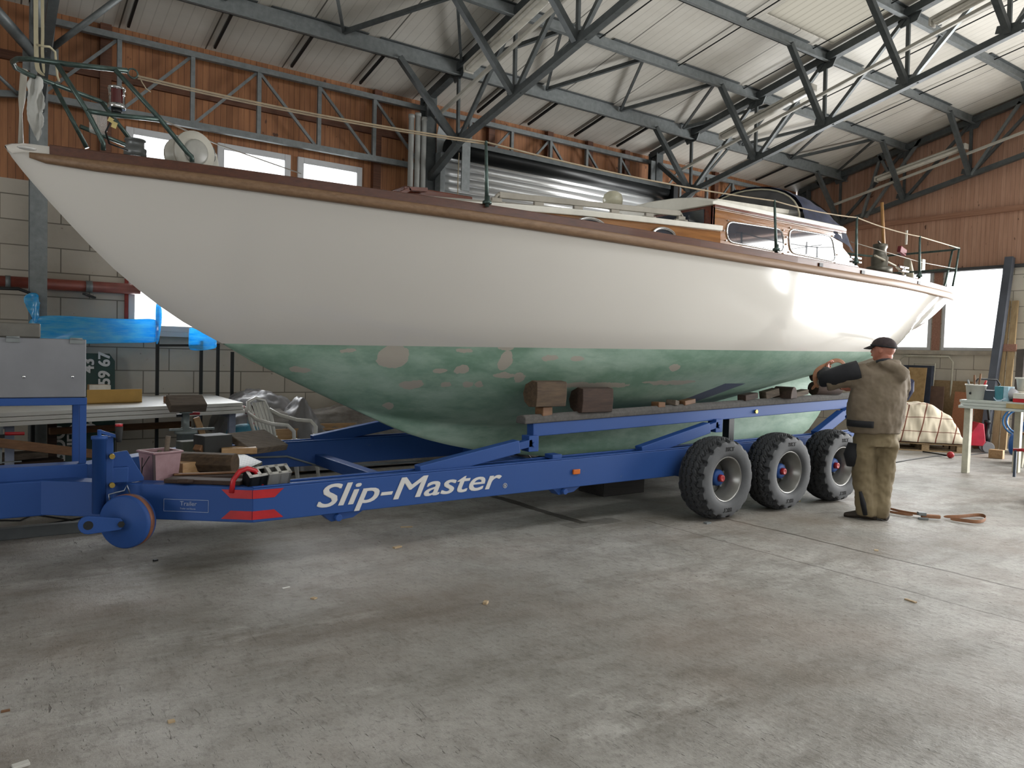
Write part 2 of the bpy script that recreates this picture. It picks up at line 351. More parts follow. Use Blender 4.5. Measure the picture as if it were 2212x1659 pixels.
for X in (1.35, 4.9, 6.9, 8.1, 9.0, 9.9, 12.4): struct(MB().bb((X-.06, BY-.07, 3.35), (X+.06, BY+.03, EZ-.02)).go('trim_7', M_TRIM))
struct(MB().bb((EX-.06, NY, WB-.05), (EX+.03, BY, WB+.01)).go('trim_8', mat('dark_wall_plate', '4a4a4c', .6)))
# ------------------------------------------------------------------ steel frame
COLX = (.65, 5.6, 10.4, 15.05)
cn = ('at the left edge of the picture behind the bow', 'beside the three vertical grey pipes', 'at the right end of the gate shutter', 'in the far corner of the hall')
for X, d in zip(COLX, cn):
    t_ = thing('steel_column', 'dark steel hall column '+d, 'column', (X, 10.2, 0), 'hall columns')
    z1 = roofz(10.2)-.1
    MB().box((X, 10.20, z1/2), (.012, .2, z1)).go('web', M_STEEL, t_)
    for s in (-1, 1): MB().box((X, 10.2+s*.1, z1/2), (.17, .014, z1)).go('flange', M_GALV if X < 1 else M_STEEL, t_, .003)
    MB().box((X, 10.2, .01), (.3, .3, .02)).go('base_plate', M_STEEL, t_)
NODE = [9.33, 7.98, 6.77, 5.55, 4.31, 3.1, 1.95]
botz = lambda y: 4.40 + .2295*(9.33-y)
topz = lambda y: roofz(y) - .10
tn = ('nearest roof truss, springing from the left column', 'roof truss springing from the column beside the grey pipes', 'roof truss over the doghouse, crossing the middle of the roof', 'far roof truss standing against the board gable')
PURL = [9.33, 7.98, 6.77, 5.62, 4.4, 3.2, 2.0]
for X, d in zip(COLX, tn):
    t_ = thing('roof_truss', d, 'truss', (X, RIDGE, topz(RIDGE)-.6), 'roof trusses')
    MB().bar((X, 10.3, topz(10.3)), (X, RIDGE, topz(RIDGE)), .11, .11).go('top_chord', M_STEEL, t_)
    MB().bar((X, 9.33, botz(9.33)), (X, RIDGE, botz(RIDGE)), .085, .085).go('bottom_chord', M_STEEL, t_)
    MB().bar((X, 10.24, 3.98), (X, 9.30, botz(9.33)), .09, .09).go('knee_strut', M_STEEL, t_)
    for k, y in enumerate(NODE):
        MB().bar((X, y, botz(y)), (X, y+.02, topz(y)), .035, .05).go('post', M_STEEL, t_)
        MB().bar((X, y, botz(y)), (X, (NODE+[.8])[k+1], topz((NODE+[.8])[k+1])), .05, .05).go('diagonal', M_GALV if k == 3 else M_STEEL, t_)
        MB().prism([(-.16, -.02), (.16, .05), (.14, .14), (-.12, .12)], (X-.008, y, botz(y)), (0, 1, 0), (0, 0, 1), (.016, 0, 0)).go('gusset_plate', M_STEEL, t_)
        if k < 4: MB().prism([(-.2, .1), (.2, .02), (.12, -.14), (-.1, -.1)], (X-.008, y, topz(y)-.04), (0, 1, 0), (0, 0, 1), (.016, 0, 0)).go('gusset_plate', M_STEEL, t_)
    MB().bar((X, 10.26, topz(10.3)-.08), (X, 9.33, botz(9.33)), .075, .075).go('diagonal', M_STEEL, t_)
pn = ('lowest of the roof purlins, a deep grey channel next to the eave', 'second roof purlin up from the eave', 'third roof purlin up from the eave', 'fourth roof purlin up, near the top right corner', 'fifth roof purlin up from the eave', 'sixth roof purlin up from the eave', 'roof purlin next to the ridge')
for k, (y, d) in enumerate(zip(PURL, pn)):
    h = .21 if k == 0 else .15; z = roofz(y)-.012
    t_ = thing('roof_purlin', d, 'purlin', (3, y, z-h), 'roof purlins')
    g = MB().bb((WX, y-.008, z-h), (EX, y+.008, z)); g.bb((WX, y, z-.014), (EX, y+.075, z)).bb((WX, y-.06, z-h), (EX, y+.008, z-h+.012)); g.go('channel', M_GALV, t_)
    g = MB(); X = WX+.6
    while X < EX-1.3: g.bb((X, y-.05, z+.001), (X+1.25, y+.10, z+.011)); X += 1.42
    g.go('packing_strip', M_STEEL, t_)
    if k < 5:
        for X in COLX[1:]:
            for s in ((-1, 1) if X < 14 else (-1,)):
                if 0 < X+s*1.0 < EX: MB().bar((X+s*.95, y-.03, z-h+.03), (X+s*.03, NODE[k], botz(NODE[k])+.02), .075 if s < 0 else .035, .075 if s < 0 else .035).go('knee_brace', M_STEEL, t_)
t_ = thing('eave_struts', 'row of short black struts between the eave and the lowest purlin', 'struts', (5, 9.9, 5.1))
for k in range(-1, 15):
    X = .58+k*1.0
    if abs(X-5.6) < .12 or abs(X-10.4) < .15: continue
    MB().bar((X, BY-.12, roofz(BY-.12)-.035), (X, 9.36, roofz(9.36)-.035), .03, .035).go('strut', M_DARK, t_)
t_ = thing('roof_bracing', 'zigzag lattice of steel struts between the two lowest purlins', 'bracing', (6, 8.6, 5.2))
up = [3.15, 4.75, 6.35, 7.86, 9.4, 10.9, 12.5, 14.0]; lo_ = [2.4, 3.86, 5.6, 7.1, 8.62, 10.1, 11.7, 13.2, 14.8]
for k in range(len(up)):
    a = V((up[k], 8.02, roofz(8.02)-.09)); b = V((lo_[k], 9.28, roofz(9.28)-.09)); c = V((lo_[k+1], 9.28, roofz(9.28)-.09))
    MB().bar(a, c, .035, .035).go('strut', M_STEEL, t_); MB().bar(b, a, .05, .05).go('strut', M_STEEL, t_)
t_ = thing('sag_rods', 'thin dark rods running up the roof slope between the purlins', 'rods', (9, 6, 5.6))
for X in (7.0, 8.55, 10.05, 11.6, 13.1):
    for k in (1, 2, 3):
        MB().cyl((X-.02, PURL[k], roofz(PURL[k])-.05), (X+.03, PURL[k+1], roofz(PURL[k+1])-.05), .009, n=6).go('rod', M_DARK, t_)
for b, d in enumerate(('lattice wall girder above the small high windows', 'lattice wall girder above the gate shutter', 'lattice wall girder in the bay next to the far corner')):
    x0, x1 = COLX[b], COLX[b+1]; t_ = thing('wall_girder', d, 'girder', ((x0+x1)/2, 10.3, 4.2), 'lattice girders along the back wall')
    y = 10.3; MB().bar((x0, y, 5.09), (x1, y, 5.09), .07, .07).go('top_chord', M_GALV, t_); MB().bar((x0, y, 4.22), (x1, y, 4.22), .07, .08).go('bottom_chord', M_GALV, t_)
    for k in range(1, 6):
        X = x0+(x1-x0)*k/6; MB().bar((X, y, 4.24), (X, y, 5.07), .05, .05).go('post', M_GALV, t_)
    for k in range(6):
        a, c = x0+(x1-x0)*k/6, x0+(x1-x0)*(k+1)/6
        (MB().bar((a+.03, y+.03, 4.25), (c-.02, y+.03, 5.06), .035, .035) if k < 3 else MB().bar((a+.02, y+.03, 5.06), (c-.03, y+.03, 4.25), .035, .035)).go('diagonal', M_GALV, t_)
# struts and braces at the left column
t_ = thing('corner_bracing', 'bundle of steel struts fanning out from the head of the left column', 'bracing', (.65, 10.2, 4.3))
for a, b, r in (((75, 118), (-60, -35), .06), ((100, 130), (118, -40), .05), ((85, 130), (78, -60), .045), ((112, 104), (262, -8), .035), ((-60, 110), (40, 205), .02)):
    p, q = at(*a, Y=10.05), at(*b, Y=9.5 if r > .03 else 10.2); MB().cyl(p, q, r, n=10).go('strut', M_GALV, t_)
MB().box(at(88, 128, Y=10.12), (.34, .02, .3)).go('gusset_plate', M_GALV, t_)
p = at(-60, 200, Y=10.3); MB().bar(p, at(62, 205, Y=10.3), .06, .07).go('rail', M_GALV, t_)
# end gable bracing
t_ = thing('gable_bracing', 'bolted steel bracing lattice in front of the reddish board gable', 'bracing', (15, 7, 4.3))
for a, b in (((1818, 300), (1752, 200)), ((1800, 442), (1755, 375)), ((1870, 470), (1990, 300)), ((2098, 378), (2205, 220)), ((1950, 430), (1880, 300)), ((1862, 470), (1905, 330))):
    MB().bar(at(*a, X=15.02), at(*b, X=15.02), .05, .05).go('strut', M_GALV, t_)
# conduits with fluorescent lamps
M_COND = mat('grey_plastic_conduit', 'b5b2a8', .45, var=.08); M_LAMP = mat('lamp_housing', 'b9b6ac', .35, var=.12, sc=14); M_DIFF = mat('dusty_lamp_diffuser', 'c6c3b8', .25, var=.12, sc=10)
LD = ((5.6, (942, 253), (1206, 10), (1012, 150), (1182, -10), 'long fluorescent lamp nearest the viewer, lower end above the grey pipes'), (10.4, (1470, 368), (2155, 0), (1560, 296), (1757, 189), 'fluorescent lamp hanging over the doghouse, second of the row'), (15.05, (1800, 443), (2212, 285), (1893, 388), (2087, 316), 'fluorescent lamp in front of the reddish board gable'))
for X, c0, c1, l0, l1, d in LD:
    p, q = at(*c0, X=X-.24), at(*c1, X=X-.24); q = p+(q-p)*((p.y-2.0)/(p.y-q.y)); s = (q.z-p.z)/(p.y-q.y)
    t_ = thing('lamp_conduit', 'pale conduit pipe carrying the ' + ('lamp above the grey pipes' if X < 6 else 'lamp over the doghouse' if X < 11 else 'lamp at the board gable'), 'pipe', p, 'lamp conduits')
    MB().bar(p, q, .045, .045).go('pipe', M_COND, t_, .006)
    for k in range(3):
        c = p.lerp(q, .1+.2*k); MB().bar(c+V((0, 0, .02)), c+V((.16, 0, .14)), .02, .03).go('clip', M_GALV, t_)
    A0, B0 = at(*l0, X=X-.32), at(*l1, X=X-.32); u = (B0-A0).normalized(); dz = V((0, 0, .0))
    for n_ in range(2):
        a, b = A0+u*3.4*n_, B0+u*3.4*n_
        lab = d if n_ == 0 else {5.6: 'fluorescent lamp up the slope from the nearest one', 10.4: 'fluorescent lamp cut off by the top edge of the picture at the right', 15.05: 'fluorescent lamp higher up the board gable'}[X]
        l_ = thing('fluorescent_lamp', lab, 'lamp', a, 'fluorescent lamps under the roof')
        MB().bar(a+V((0, 0, .03)), b+V((0, 0, .03)), .16, .04).go('housing', M_LAMP, l_, .012)
        MB().bar(a+u*.03-V((0, 0, .02)), b-u*.03-V((0, 0, .02)), .14, .06).go('diffuser', M_DIFF, l_, .025, 3)
        for e in (a, b): MB().box(e-V((0, 0, .0)), (.15, .03, .10)).go('end_cap', M_LAMP, l_, .01)
# three grey pipes, red pipe
for k, x in enumerate((889, 903, 916)):
    p = at(x, 262, Y=9.98); g = MB(); X = p.x; z1 = 4.86+.04*(k == 1)
    g.lathe([(.04, 0), (.04, z1-.05), (.046, z1-.05), (.046, z1)], (X, 9.98, 0), n=14)
    tag(g.go('drain_pipe', mat('grey_plastic_pipe', 'b0b2ae', .4, var=.1)), 'upright grey plastic pipe, ' + ('left one of three beside the dark column' , 'middle and tallest one of three beside the dark column', 'right one of three, touching the dark column')[k], 'pipe', 'grey pipes beside the column')
t_ = thing('red_pipe', 'red-brown pipe running along the block wall behind the bow', 'pipe', (0, 10.36, 2.05))
MB().cyl((-3, 10.425, 2.10), (1.74, 10.425, 2.13), .064, n=16).go('pipe', mat('red_oxide_pipe', '8a4436', .5, var=.2), t_)
MB().cyl((1.15, 10.425, 2.125), (1.22, 10.425, 2.125), .07).go('clamp', M_GALV, t_); MB().cyl((.35, 10.425, 2.12), (.40, 10.425, 2.12), .072).go('clamp', M_GALV, t_)
MB().bar((1.12, 10.3, 2.03), (1.25, 10.48, 2.0), .04, .02).go('bracket', M_DARK, t_)
# rolled shutter over the gate in the second bay
t_ = thing('roller_shutter', 'metal gate shutter with shiny corrugated slats under a black roll cover', 'shutter', (8, 9.9, 3.6))
zz = [.02+.0075*k for k in range(588)]; g = MB()
rg = [[V((X, 9.98-.018*abs(sin(pi*(z-.02)/.11))**.7, z)) for z in zz] for X in (5.72, 10.22)]
g.loft(rg, False, False); o = g.go('slat_curtain', mat('bright_zinc_slats', 'd2d4d4', .3, .5, .06, 3), t_); s_ = o.modifiers.new('thickness', 'SOLIDIFY'); s_.thickness = .004
cy, cz = 9.86, 4.46
MB().tube([(5.74, cy, cz), (10.3, cy, cz)], .135, 20).go('cover', mat('black_shutter_cover', '1d2021', .35, .4), t_)
MB().bb((5.74, cy-.15, cz+.04), (10.3, cy-.13, cz+.11)).go('cover_lip', M_STEEL, t_, .003)
for X in (5.70, 10.24): MB().bb((X-.04, 9.9, 0), (X+.04, 10.06, 4.4)).go('guide_rail', M_GALV, t_, .003)
MB().box((5.93, 9.64, 4.2), (.14, .02, .75)).box((5.93, 9.67, 4.56), (.3, .1, .03)).go('bracket', M_GALV, t_)
MB().box((10.42, 9.80, 4.44), (.12, .22, .34)).go('motor_box', M_DARK, t_, .01)
g = MB(); g.tube([(5.8, 9.62, 4.35), (5.78, 9.6, 4.0), (5.79, 9.61, 3.6)], .008, 6); g.go('pull_chain', mat('old_rope', 'a89a80', .8), t_)
tag(MB().box((10.3, 10.12, 4.62), (.2, .02, .9)).go('cover_plate', M_GALV), 'pale zinc plate fixed to the column above the shutter motor', 'plate')
g = MB().prism([(0, 0), (.17, .05), (.16, .55), (.05, .62), (-.01, .3)], (5.68, 10.05, 4.35), (1, 0, 0), (0, 0, 1), (0, .012, 0))
tag(g.go('connection_plate', mat('pale_zinc_plate', 'aab0b2', .4, .5)), 'pale zinc plate bolted to the column beside the grey pipes', 'plate')
# ------------------------------------------------------------------ the boat
def interp(tab):
    xs = [a for a, b in tab]; ys = [b for a, b in tab]; n = len(xs)
    d = [(ys[i+1]-ys[i])/(xs[i+1]-xs[i]) for i in range(n-1)]
    m = [d[0]]+[0 if d[i-1]*d[i] <= 0 else 2*d[i-1]*d[i]/(d[i-1]+d[i]) for i in range(1, n-1)]+[d[-1]]
    def f(x):
        if x <= xs[0]: return ys[0]
        if x >= xs[-1]: return ys[-1]
        i = max(k for k in range(n-1) if xs[k] <= x); h = xs[i+1]-xs[i]; t = (x-xs[i])/h
        return (2*t**3-3*t*t+1)*ys[i]+(t**3-2*t*t+t)*h*m[i]+(-2*t**3+3*t*t)*ys[i+1]+(t**3-t*t)*h*m[i+1]
    return f
CY = 6.05
ZS = interp([(.2, 2.735), (.28, 2.765), (.6, 2.745), (1.2, 2.70), (2.2, 2.63), (3.2, 2.575), (4.2, 2.53), (5.5, 2.49), (7, 2.465), (8, 2.46), (9.5, 2.475), (10.6, 2.51), (11.8, 2.58)])
BS = interp([(.2, .015), (.24, .045), (.3, .075), (.44, .135), (.8, .31), (1.14, .49), (1.77, .77), (2.44, 1.02), (3.27, 1.28), (4.21, 1.47), (5.33, 1.60), (6.82, 1.66), (8.07, 1.64), (8.79, 1.55), (9.7, 1.36), (10.6, 1.10), (11.3, .83), (11.8, .6)])
ZK = interp([(.2, 2.735), (.23, 2.678), (.332, 2.544), (.568, 2.274), (.824, 2.007), (1.096, 1.781), (1.318, 1.63), (1.586, 1.487), (1.8, 1.364), (2.02, 1.257), (2.61, .988), (3.28, .706), (3.77, .582), (4.14, .524), (5.2, .43), (6, .42), (8.8, .45), (9.1, .52), (9.9, 1.26), (10.2, 1.54), (10.55, 1.665), (11.3, 1.9), (11.75, 2.14), (11.8, 2.2)])
BW = interp([(1.586, .015), (2.0, .18), (2.5, .42), (3.3, .78), (4.2, 1.10), (5.3, 1.36), (6.8, 1.50), (8, 1.43), (9, 1.12), (9.7, .70), (10.22, .03)])
ZG = interp([(1.586, 1.487), (2.02, 1.257), (2.6, .99), (3.3, .84), (4.2, .77), (5.5, .78), (6.5, .90), (7.2, 1.03), (8, 1.19), (9, 1.38), (9.7, 1.51), (10.22, 1.6)])
KT = interp([(1.586, .01), (2.6, .03), (4, .11), (6, .18), (8, .14), (9, .06), (10.22, .02)])
zwl = lambda x: 1.487+.018*(x-1.6)
def half(x):
    """half section from the sheer down to the keel: (topside points, bottom points)"""
    zs, bs, zk, zw = max(ZS(x)-.065, ZK(x)+.002), BS(x), ZK(x), zwl(x); top = []; bot = []
    over = x < 1.586 or zk >= zw
    p = .78 if x < 2 else max(.5, .78-.04*(x-2)) if x < 8.5 else .52
    bw = 0.0 if over else BW(x); z0 = zk if over else zw
    for i in range(11):
        t = 1-i/10; tt = t**1.4 if over or x > 9 else t
        z = z0+(zs-z0)*tt; b = bw+(bs-bw)*tt**p if t > 0 else bw
        top.append((max(b, 0.0), z))
    if over: bot = [(.0, z0)]*15
    else:
        zg, kt = max(ZG(x), zk), KT(x); P = [(bw, zw), (bw*.97, zw-.42*(zw-zg)), (kt+.34*(bw-kt), zg+.10*(zw-zg)), (kt, zg)]
        for i in range(11):
            t = i/10; q = [(1-t)**3, 3*t*(1-t)**2, 3*t*t*(1-t), t**3]
            bot.append((max(sum(q[k]*P[k][0] for k in range(4)), .012), sum(q[k]*P[k][1] for k in range(4))))
        for i in range(1, 5): bot.append((max(kt*(1-.35*i/4), .012), zg+(zk-zg)*i/4))
    return top, bot
def hull_b(x, z):
    """half breadth of the hull skin at a height"""
    t, b = half(x); pts = t+b
    for (b0, z0), (b1, z1) in zip(pts, pts[1:]):
        if z1 <= z <= z0: return b0+(b1-b0)*((z0-z)/(z0-z1+1e-9))
    return 0
boat = thing('sailing_yacht', 'white wooden sailing yacht with green patched bottom standing on the blue trailer', 'boat', (6, CY, .42))
t = NT('glossy_white_topsides'); n = t.noise(1.2, 4, .6)
t.set(t.mix(t.math('MULTIPLY', n, .2), lin('d9d6d0'), lin('cbc7c0')), .10, 0, .35); t.b.inputs['Specular IOR Level'].default_value = .55
t.bump(t.noise(.9, 2, .5, (.5, 1, 1.2)), .035, .05); M_TOP = t.m
# sanded green bottom paint with filler spots
t = NT('sanded_green_bottom'); X, Y, Z = t.xyz(False)
n1 = t.noise(1.1, 6, .65, (1, 1, 2.2)); n2 = t.noise(4.5, 5, .6, (.35, 1, 1.5)); n3 = t.noise(2.2, 3, .5, (1.6, 1, .8))
c = t.mix(t.ramp(n1, .40, .64), lin('6d8d7b'), lin('9ab2a4')); c = t.mix(t.math('MULTIPLY', t.ramp(n2, .52, .72), .55), c, lin('507563'))
c = t.mix(t.math('MULTIPLY', t.ramp(n3, .66, .76), .5), c, lin('a2ada0'))
spots = [(650, 799, 20, 8, .2), (870, 772, 28, 26, 0), (985, 803, 12, 6, 0), (1033, 801, 14, 9, 0), (930, 835, 22, 9, 0), (1060, 834, 10, 7, .4), (1085, 835, 8, 9, .8), (1122, 780, 12, 24, -.3), (1130, 814, 20, 6, .15), (1163, 818, 10, 13, .6), (1213, 774, 14, 6, 0), (1268, 775, 12, 6, 0), (1030, 758, 16, 5, 0), (1455, 794, 11, 7, 0), (1330, 836, 62, 7, -.08), (1118, 752, 14, 5, 0), (1010, 836, 11, 6, 0), (905, 888, 12, 10, .4), (1465, 828, 50, 5, 0), (760, 757, 14, 4, 0)]
wob = t.math('MULTIPLY', t.math('SUBTRACT', t.noise(9, 3, .6), .5), .06); acc = None
for x, y, rx, ry, a in spots:
    Yp = CY-max(.1, hull_b(2.2+(x-650)/850*4.2, 1.3)); p = at(x, y, Y=Yp); sx = (at(x+10, y, Y=Yp)-at(x-10, y, Y=Yp)).x/20; szz = (at(x, y-10, Y=Yp)-at(x, y+10, Y=Yp)).z/20
    px, pz = p.x-6, p.z-.42
    u = t.math('DIVIDE', t.math('SUBTRACT', t.math('ADD', X, wob), px), rx*sx); v = t.math('DIVIDE', t.math('SUBTRACT', t.math('ADD', Z, wob), pz), ry*szz)
    if a: u, v = t.math('ADD', u, t.math('MULTIPLY', v, a)), t.math('SUBTRACT', v, t.math('MULTIPLY', u, a*.4))
    e = t.math('LESS_THAN', t.math('ADD', t.math('MULTIPLY', u, u), t.math('MULTIPLY', v, v)), 1.0)
    acc = e if acc is None else t.math('MAXIMUM', acc, e)
acc = t.math('MULTIPLY', acc, t.math('LESS_THAN', Y, 0.0))
c = t.mix(t.math('MULTIPLY', acc, .85), c, lin('a99f96'))
# grey-blue bare plate: slanted parallelogram
sl = t.math('SUBTRACT', t.math('SUBTRACT', X, t.math('MULTIPLY', t.math('SUBTRACT', Z, .72), 1.7)), 0.03)
pl = t.math('MULTIPLY', t.math('LESS_THAN', t.math('ABSOLUTE', sl), .17), t.math('LESS_THAN', t.math('ABSOLUTE', t.math('SUBTRACT', Z, .72)), .10))
pl = t.math('MULTIPLY', pl, t.math('LESS_THAN', Y, -.3)); c = t.mix(pl, c, lin('4d5568'))
t.set(c, .62); t.bump(n2, .06, .01); M_BOT = t.m
xs = [.2, .215, .24, .3, .36, .44, .56, .7, .84, 1.0, 1.15, 1.3, 1.45, 1.585]+[1.6+.2*k for k in range(43)]+[10.1, 10.18, 10.3, 10.45, 10.6, 10.8, 11.0, 11.2, 11.4, 11.6, 11.7, 11.8]
NEAR, FAR, BOT = [], [], []
for x in xs:
    tp, bt = half(x); rake = 0.0
    NEAR.append([V((x, CY-b, z)) for b, z in tp]); FAR.append([V((x, CY+b, z)) for b, z in tp])
    if 1.586 < x < 10.22: BOT.append([V((x, CY-b, z)) for b, z in bt]+[V((x, CY+b, z)) for b, z in bt[::-1]])
g = MB(); g.loft(NEAR, False, False); g.loft(FAR, False, False)
e = NEAR[-1]+FAR[-1][::-1]; g.add(e, [tuple(range(len(e)))])                       # transom
e = [NEAR[0][0], NEAR[0][-1], FAR[0][-1], FAR[0][0]]; g.add(e, [(0, 1, 2, 3)])
hull = g.go('topsides', M_TOP, boat); hull['label'] = 'glossy white topsides'
g = MB(); g.loft(BOT, False, False); g.go('bottom', M_BOT, boat)['label'] = 'sanded green underwater hull with grey filler spots'
# stem head: white timber between the planks, standing up to the rail
g = MB(); rg = []
for x in (.2, .215, .24, .3, .36, .45): b = BS(x); zt = ZS(x)-.002; zb_ = max(ZS(x)-.07, ZK(x)); rg.append([V((x, CY-b, zb_)), V((x, CY-b*.96, zt-.01)), V((x, CY, zt+.005)), V((x, CY+b*.96, zt-.01)), V((x, CY+b, zb_))])
g.loft(rg, False, False); g.add([rg[-1][k] for k in range(5)], [(0, 1, 2, 3, 4)]); sh = g.go('stem_head', M_TOP, boat)
p = at(58, 320, Y=CY-.17); g = MB(); g.ball(p, (.055, .03, .013), 14); g.go('fairlead', mat('bright_fairlead', 'e8e8e6', .2, .2), sh)
# deck, bulwark, rubbing strake
M_TEAK = wood('pale_teak', '8c7056', '765b43', .5, (.3, 12, 12), 5); M_MAHO = wood('varnished_mahogany', '6a2d17', '4d2013', .22, (.6, 10, 10), 4, .5)
M_DARKM = wood('dark_mahogany_rail', '5f3523', '49291b', .4, (.5, 10, 10), 4, .1)
dk = [[V((x, CY+s*(BS(x)-.02), ZS(x)-.075+.05*(1-s*s)*BS(x))) for s in (-1, -.5, 0, .5, 1)] for x in xs if x > .4]
MB().loft(dk, False, False).go('deck', mat('grey_deck_paint', 'b3b0a6', .5), boat)
bx = [.44+.26*k for k in range(44)]+[11.78]
for s in (-1, 1):
    rg = [[V((x, CY+s*(BS(x)+o), ZS(x)+dz)) for o, dz in ((.004, -.072), (.004, -.006), (-.004, 0), (-.034, 0), (-.04, -.006), (-.04, -.075))] for x in bx]
    MB().loft(rg, sm=False).go('bulwark', M_DARKM, boat)
    bx2 = [.33, .42]+bx[1:]; rg = []
    for i, x in enumerate(bx2):
        k = (.15, .75)[i] if i < 2 else 1.0; h = .068+.0015*x
        q = [V((0, o*k, dz)) for o, dz in ((-.02, -.066), (.012, -.064), (.030, -.076), (.036, -.066-h*.5), (.030, -.056-h), (.012, -.066-h), (-.02, -.066-h))]
        rg.append([V((x, CY+s*(BS(x)+p.y), ZS(x)+(p.z+.07)*(.4+.6*k)-.07)) for p in q])
    MB().loft(rg).go('rubbing_strake', M_TEAK, boat)
for x, y in ((1551, 536), (1775, 571), (1866, 588), (1987, 608)):
    for X in [6.0+.02*k for k in range(300)]:
        p = V((X, CY-BS(X)-.005, ZS(X)-.045)); q = at(x, y, Y=p.y)
        if abs(q.x-X) < .03: MB().box((X, p.y, p.z), (.06, .02, .035)).go('scupper', M_DARK, boat); break
# coach roof
M_VARN = wood('varnished_cabin_side', '9c6c3e', '7c5230', .15, (.7, 9, 9), 3, .8); M_CREAM = mat('white_roof_paint', 'd8d6cc', .25, var=.06)
HC = interp([(2.95, .52), (3.3, .62), (3.9, .74), (4.6, .82), (6.25, .88)]); RZ = interp([(2.95, 2.70), (4.5, 2.765), (6.25, 2.83)])
cx = [2.98+.25*k for k in range(14)]
rg = [[V((x, CY-HC(x)-.02, ZS(x)-.1)), V((x, CY-HC(x), RZ(x)-.05)), V((x, CY+HC(x), RZ(x)-.05)), V((x, CY+HC(x)+.02, ZS(x)-.1))] for x in cx]
trunk = MB().loft(rg, sm=False).go('coach_roof_sides', M_VARN, boat)
rg = []
for x in [2.93]+cx[1:]:
    h = HC(x)+.03; rg.append([V((x, CY-h, RZ(x)-.055)), V((x, CY-h-.004, RZ(x)-.004)), V((x, CY-h+.03, RZ(x)+.004))]+[V((x, CY+s*h, RZ(x)+.004+.09*(1-s*s))) for s in (-.7, -.35, 0, .35, .7)]+[V((x, CY+h-.03, RZ(x)+.004)), V((x, CY+h, RZ(x)-.004)), V((x, CY+h, RZ(x)-.055))])
MB().loft(rg, sm=False).go('coach_roof', M_CREAM, boat, .006)
MB().bb((2.95, CY-.3, 2.74), (3.62, CY+.3, 2.84)).go('fore_hatch', M_MAHO, boat, .01)
MB().bar((2.80, CY-.36, 2.70), (2.96, CY-.36, 2.80), .06, .03).bar((2.95, CY-.36, 2.80), (3.12, CY-.36, 2.815), .06, .03).go('hatch_coaming', M_MAHO, boat)
M_CHROME = mat('polished_chrome', 'd4d6d8', .12, .95, .05); M_GLASS = mat('dark_smoked_glass', '39414b', .04, 0, .2, 3, coat=1.0)
for x, y, r in ((1276, 482, .17), (1433, 502, .15)):
    X = 4.52 if x < 1300 else 5.43; yy = CY-HC(X)-.018; q = at(x, y+3, Y=yy); z = q.z-.02
    ring = [V((q.x+r*cos(a), yy-.012, z+.07*sin(a))) for a in [2*pi*k/28 for k in range(28)]]
    pr = MB().tube(ring, .014, 8, True).go('porthole', M_CHROME, boat); MB().loft([[p+V((0, d, 0)) for p in ring] for d in (.006, .014)], sm=False).go('glass', M_GLASS, pr)
def grabrail(a, b, n, m, par, h=.068):
    a, b = V(a), V(b); g = MB(); u = (b-a); L = u.length; top = [a+V((0, 0, 0)), a+u*(.025)+V((0, 0, h))]+[a.lerp(b, k/8)+V((0, 0, h)) for k in range(1, 8)]+[b-u*.025+V((0, 0, h)), b]
    g.tube(top, .017, 8)
    g.bar(a+u*.03+V((0, 0, h)), b-u*.03+V((0, 0, h)), .036, .052)
    for k in range(n):
        c = a.lerp(b, .02+.96*k/(n-1)); d_ = u.normalized(); g.bar(c-d_*.085, c+d_*.085, .032, .022).bar(c-d_*.05, c+d_*.05, .032, h*1.2)
    return g.go('grab_rail', m, par, .006)
M_GREYW = mat('weathered_grey_rail', '9a958a', .5, var=.12)
grabrail(at(1062, 437, Y=CY-.62), at(1478, 477, Y=CY-.70), 6, M_GREYW, boat)
c = V((4.9, CY-.05, 2.86)); g = MB().lathe([(.05, 0), (.05, .04), (.10, .05), (.105, .10), (.09, .15), (.05, .18), (.003, .19)], at(1323, 452, Y=CY-.1), n=18); g.go('dome_vent', mat('cream_vent', 'c9c6b0', .25), boat)
# doghouse
HD, X0, X1 = .86, 6.13, 8.42
side = [(X0, 2.38), (9.05, 2.34), (9.05, 2.52), (X1+.05, 2.84), (X1, 3.03), (X0, 3.03)]
for s in (-1, 1): MB().prism(side, (0, CY+s*HD-(.03 if s > 0 else 0), 0), (1, 0, 0), (0, 0, 1), (0, .03, 0)).go('doghouse_side', M_VARN, boat, .006)
MB().prism([(-HD, 2.6), (HD, 2.6), (HD, 3.03), (-HD, 3.03)], (X0, CY, 0), (0, 1, 0), (0, 0, 1), (.03, 0, 0)).go('doghouse_front', M_MAHO, boat)
for k in (-.42, .42): MB().bb((X0-.012, CY+k-.33, 2.86), (X0+.002, CY+k+.33, 3.0)).go('front_window', M_GLASS, boat, .004)
rg = []
for x in (X0-.05, X0+.02, 7.2, X1-.03, X1+.05):
    h = HD+.035; e = .02 if x in (X0-.05, X1+.05) else 0; rg.append([V((x, CY-h, 3.025)), V((x, CY-h-.002, 3.075-e)), V((x, CY-h+.05, 3.09-e))]+[V((x, CY+s*h, 3.09+.10*(1-s*s)-e)) for s in (-.7, -.35, 0, .35, .7)]+[V((x, CY+h-.05, 3.09-e)), V((x, CY+h, 3.075-e)), V((x, CY+h, 3.025))])
MB().loft(rg, sm=False).go('doghouse_roof', M_CREAM, boat, .008)
MB().bb((X0-.02, CY-HD-.04, 3.0), (X1+.04, CY-HD-.01, 3.028)).go('roof_moulding', M_MAHO, boat, .004)
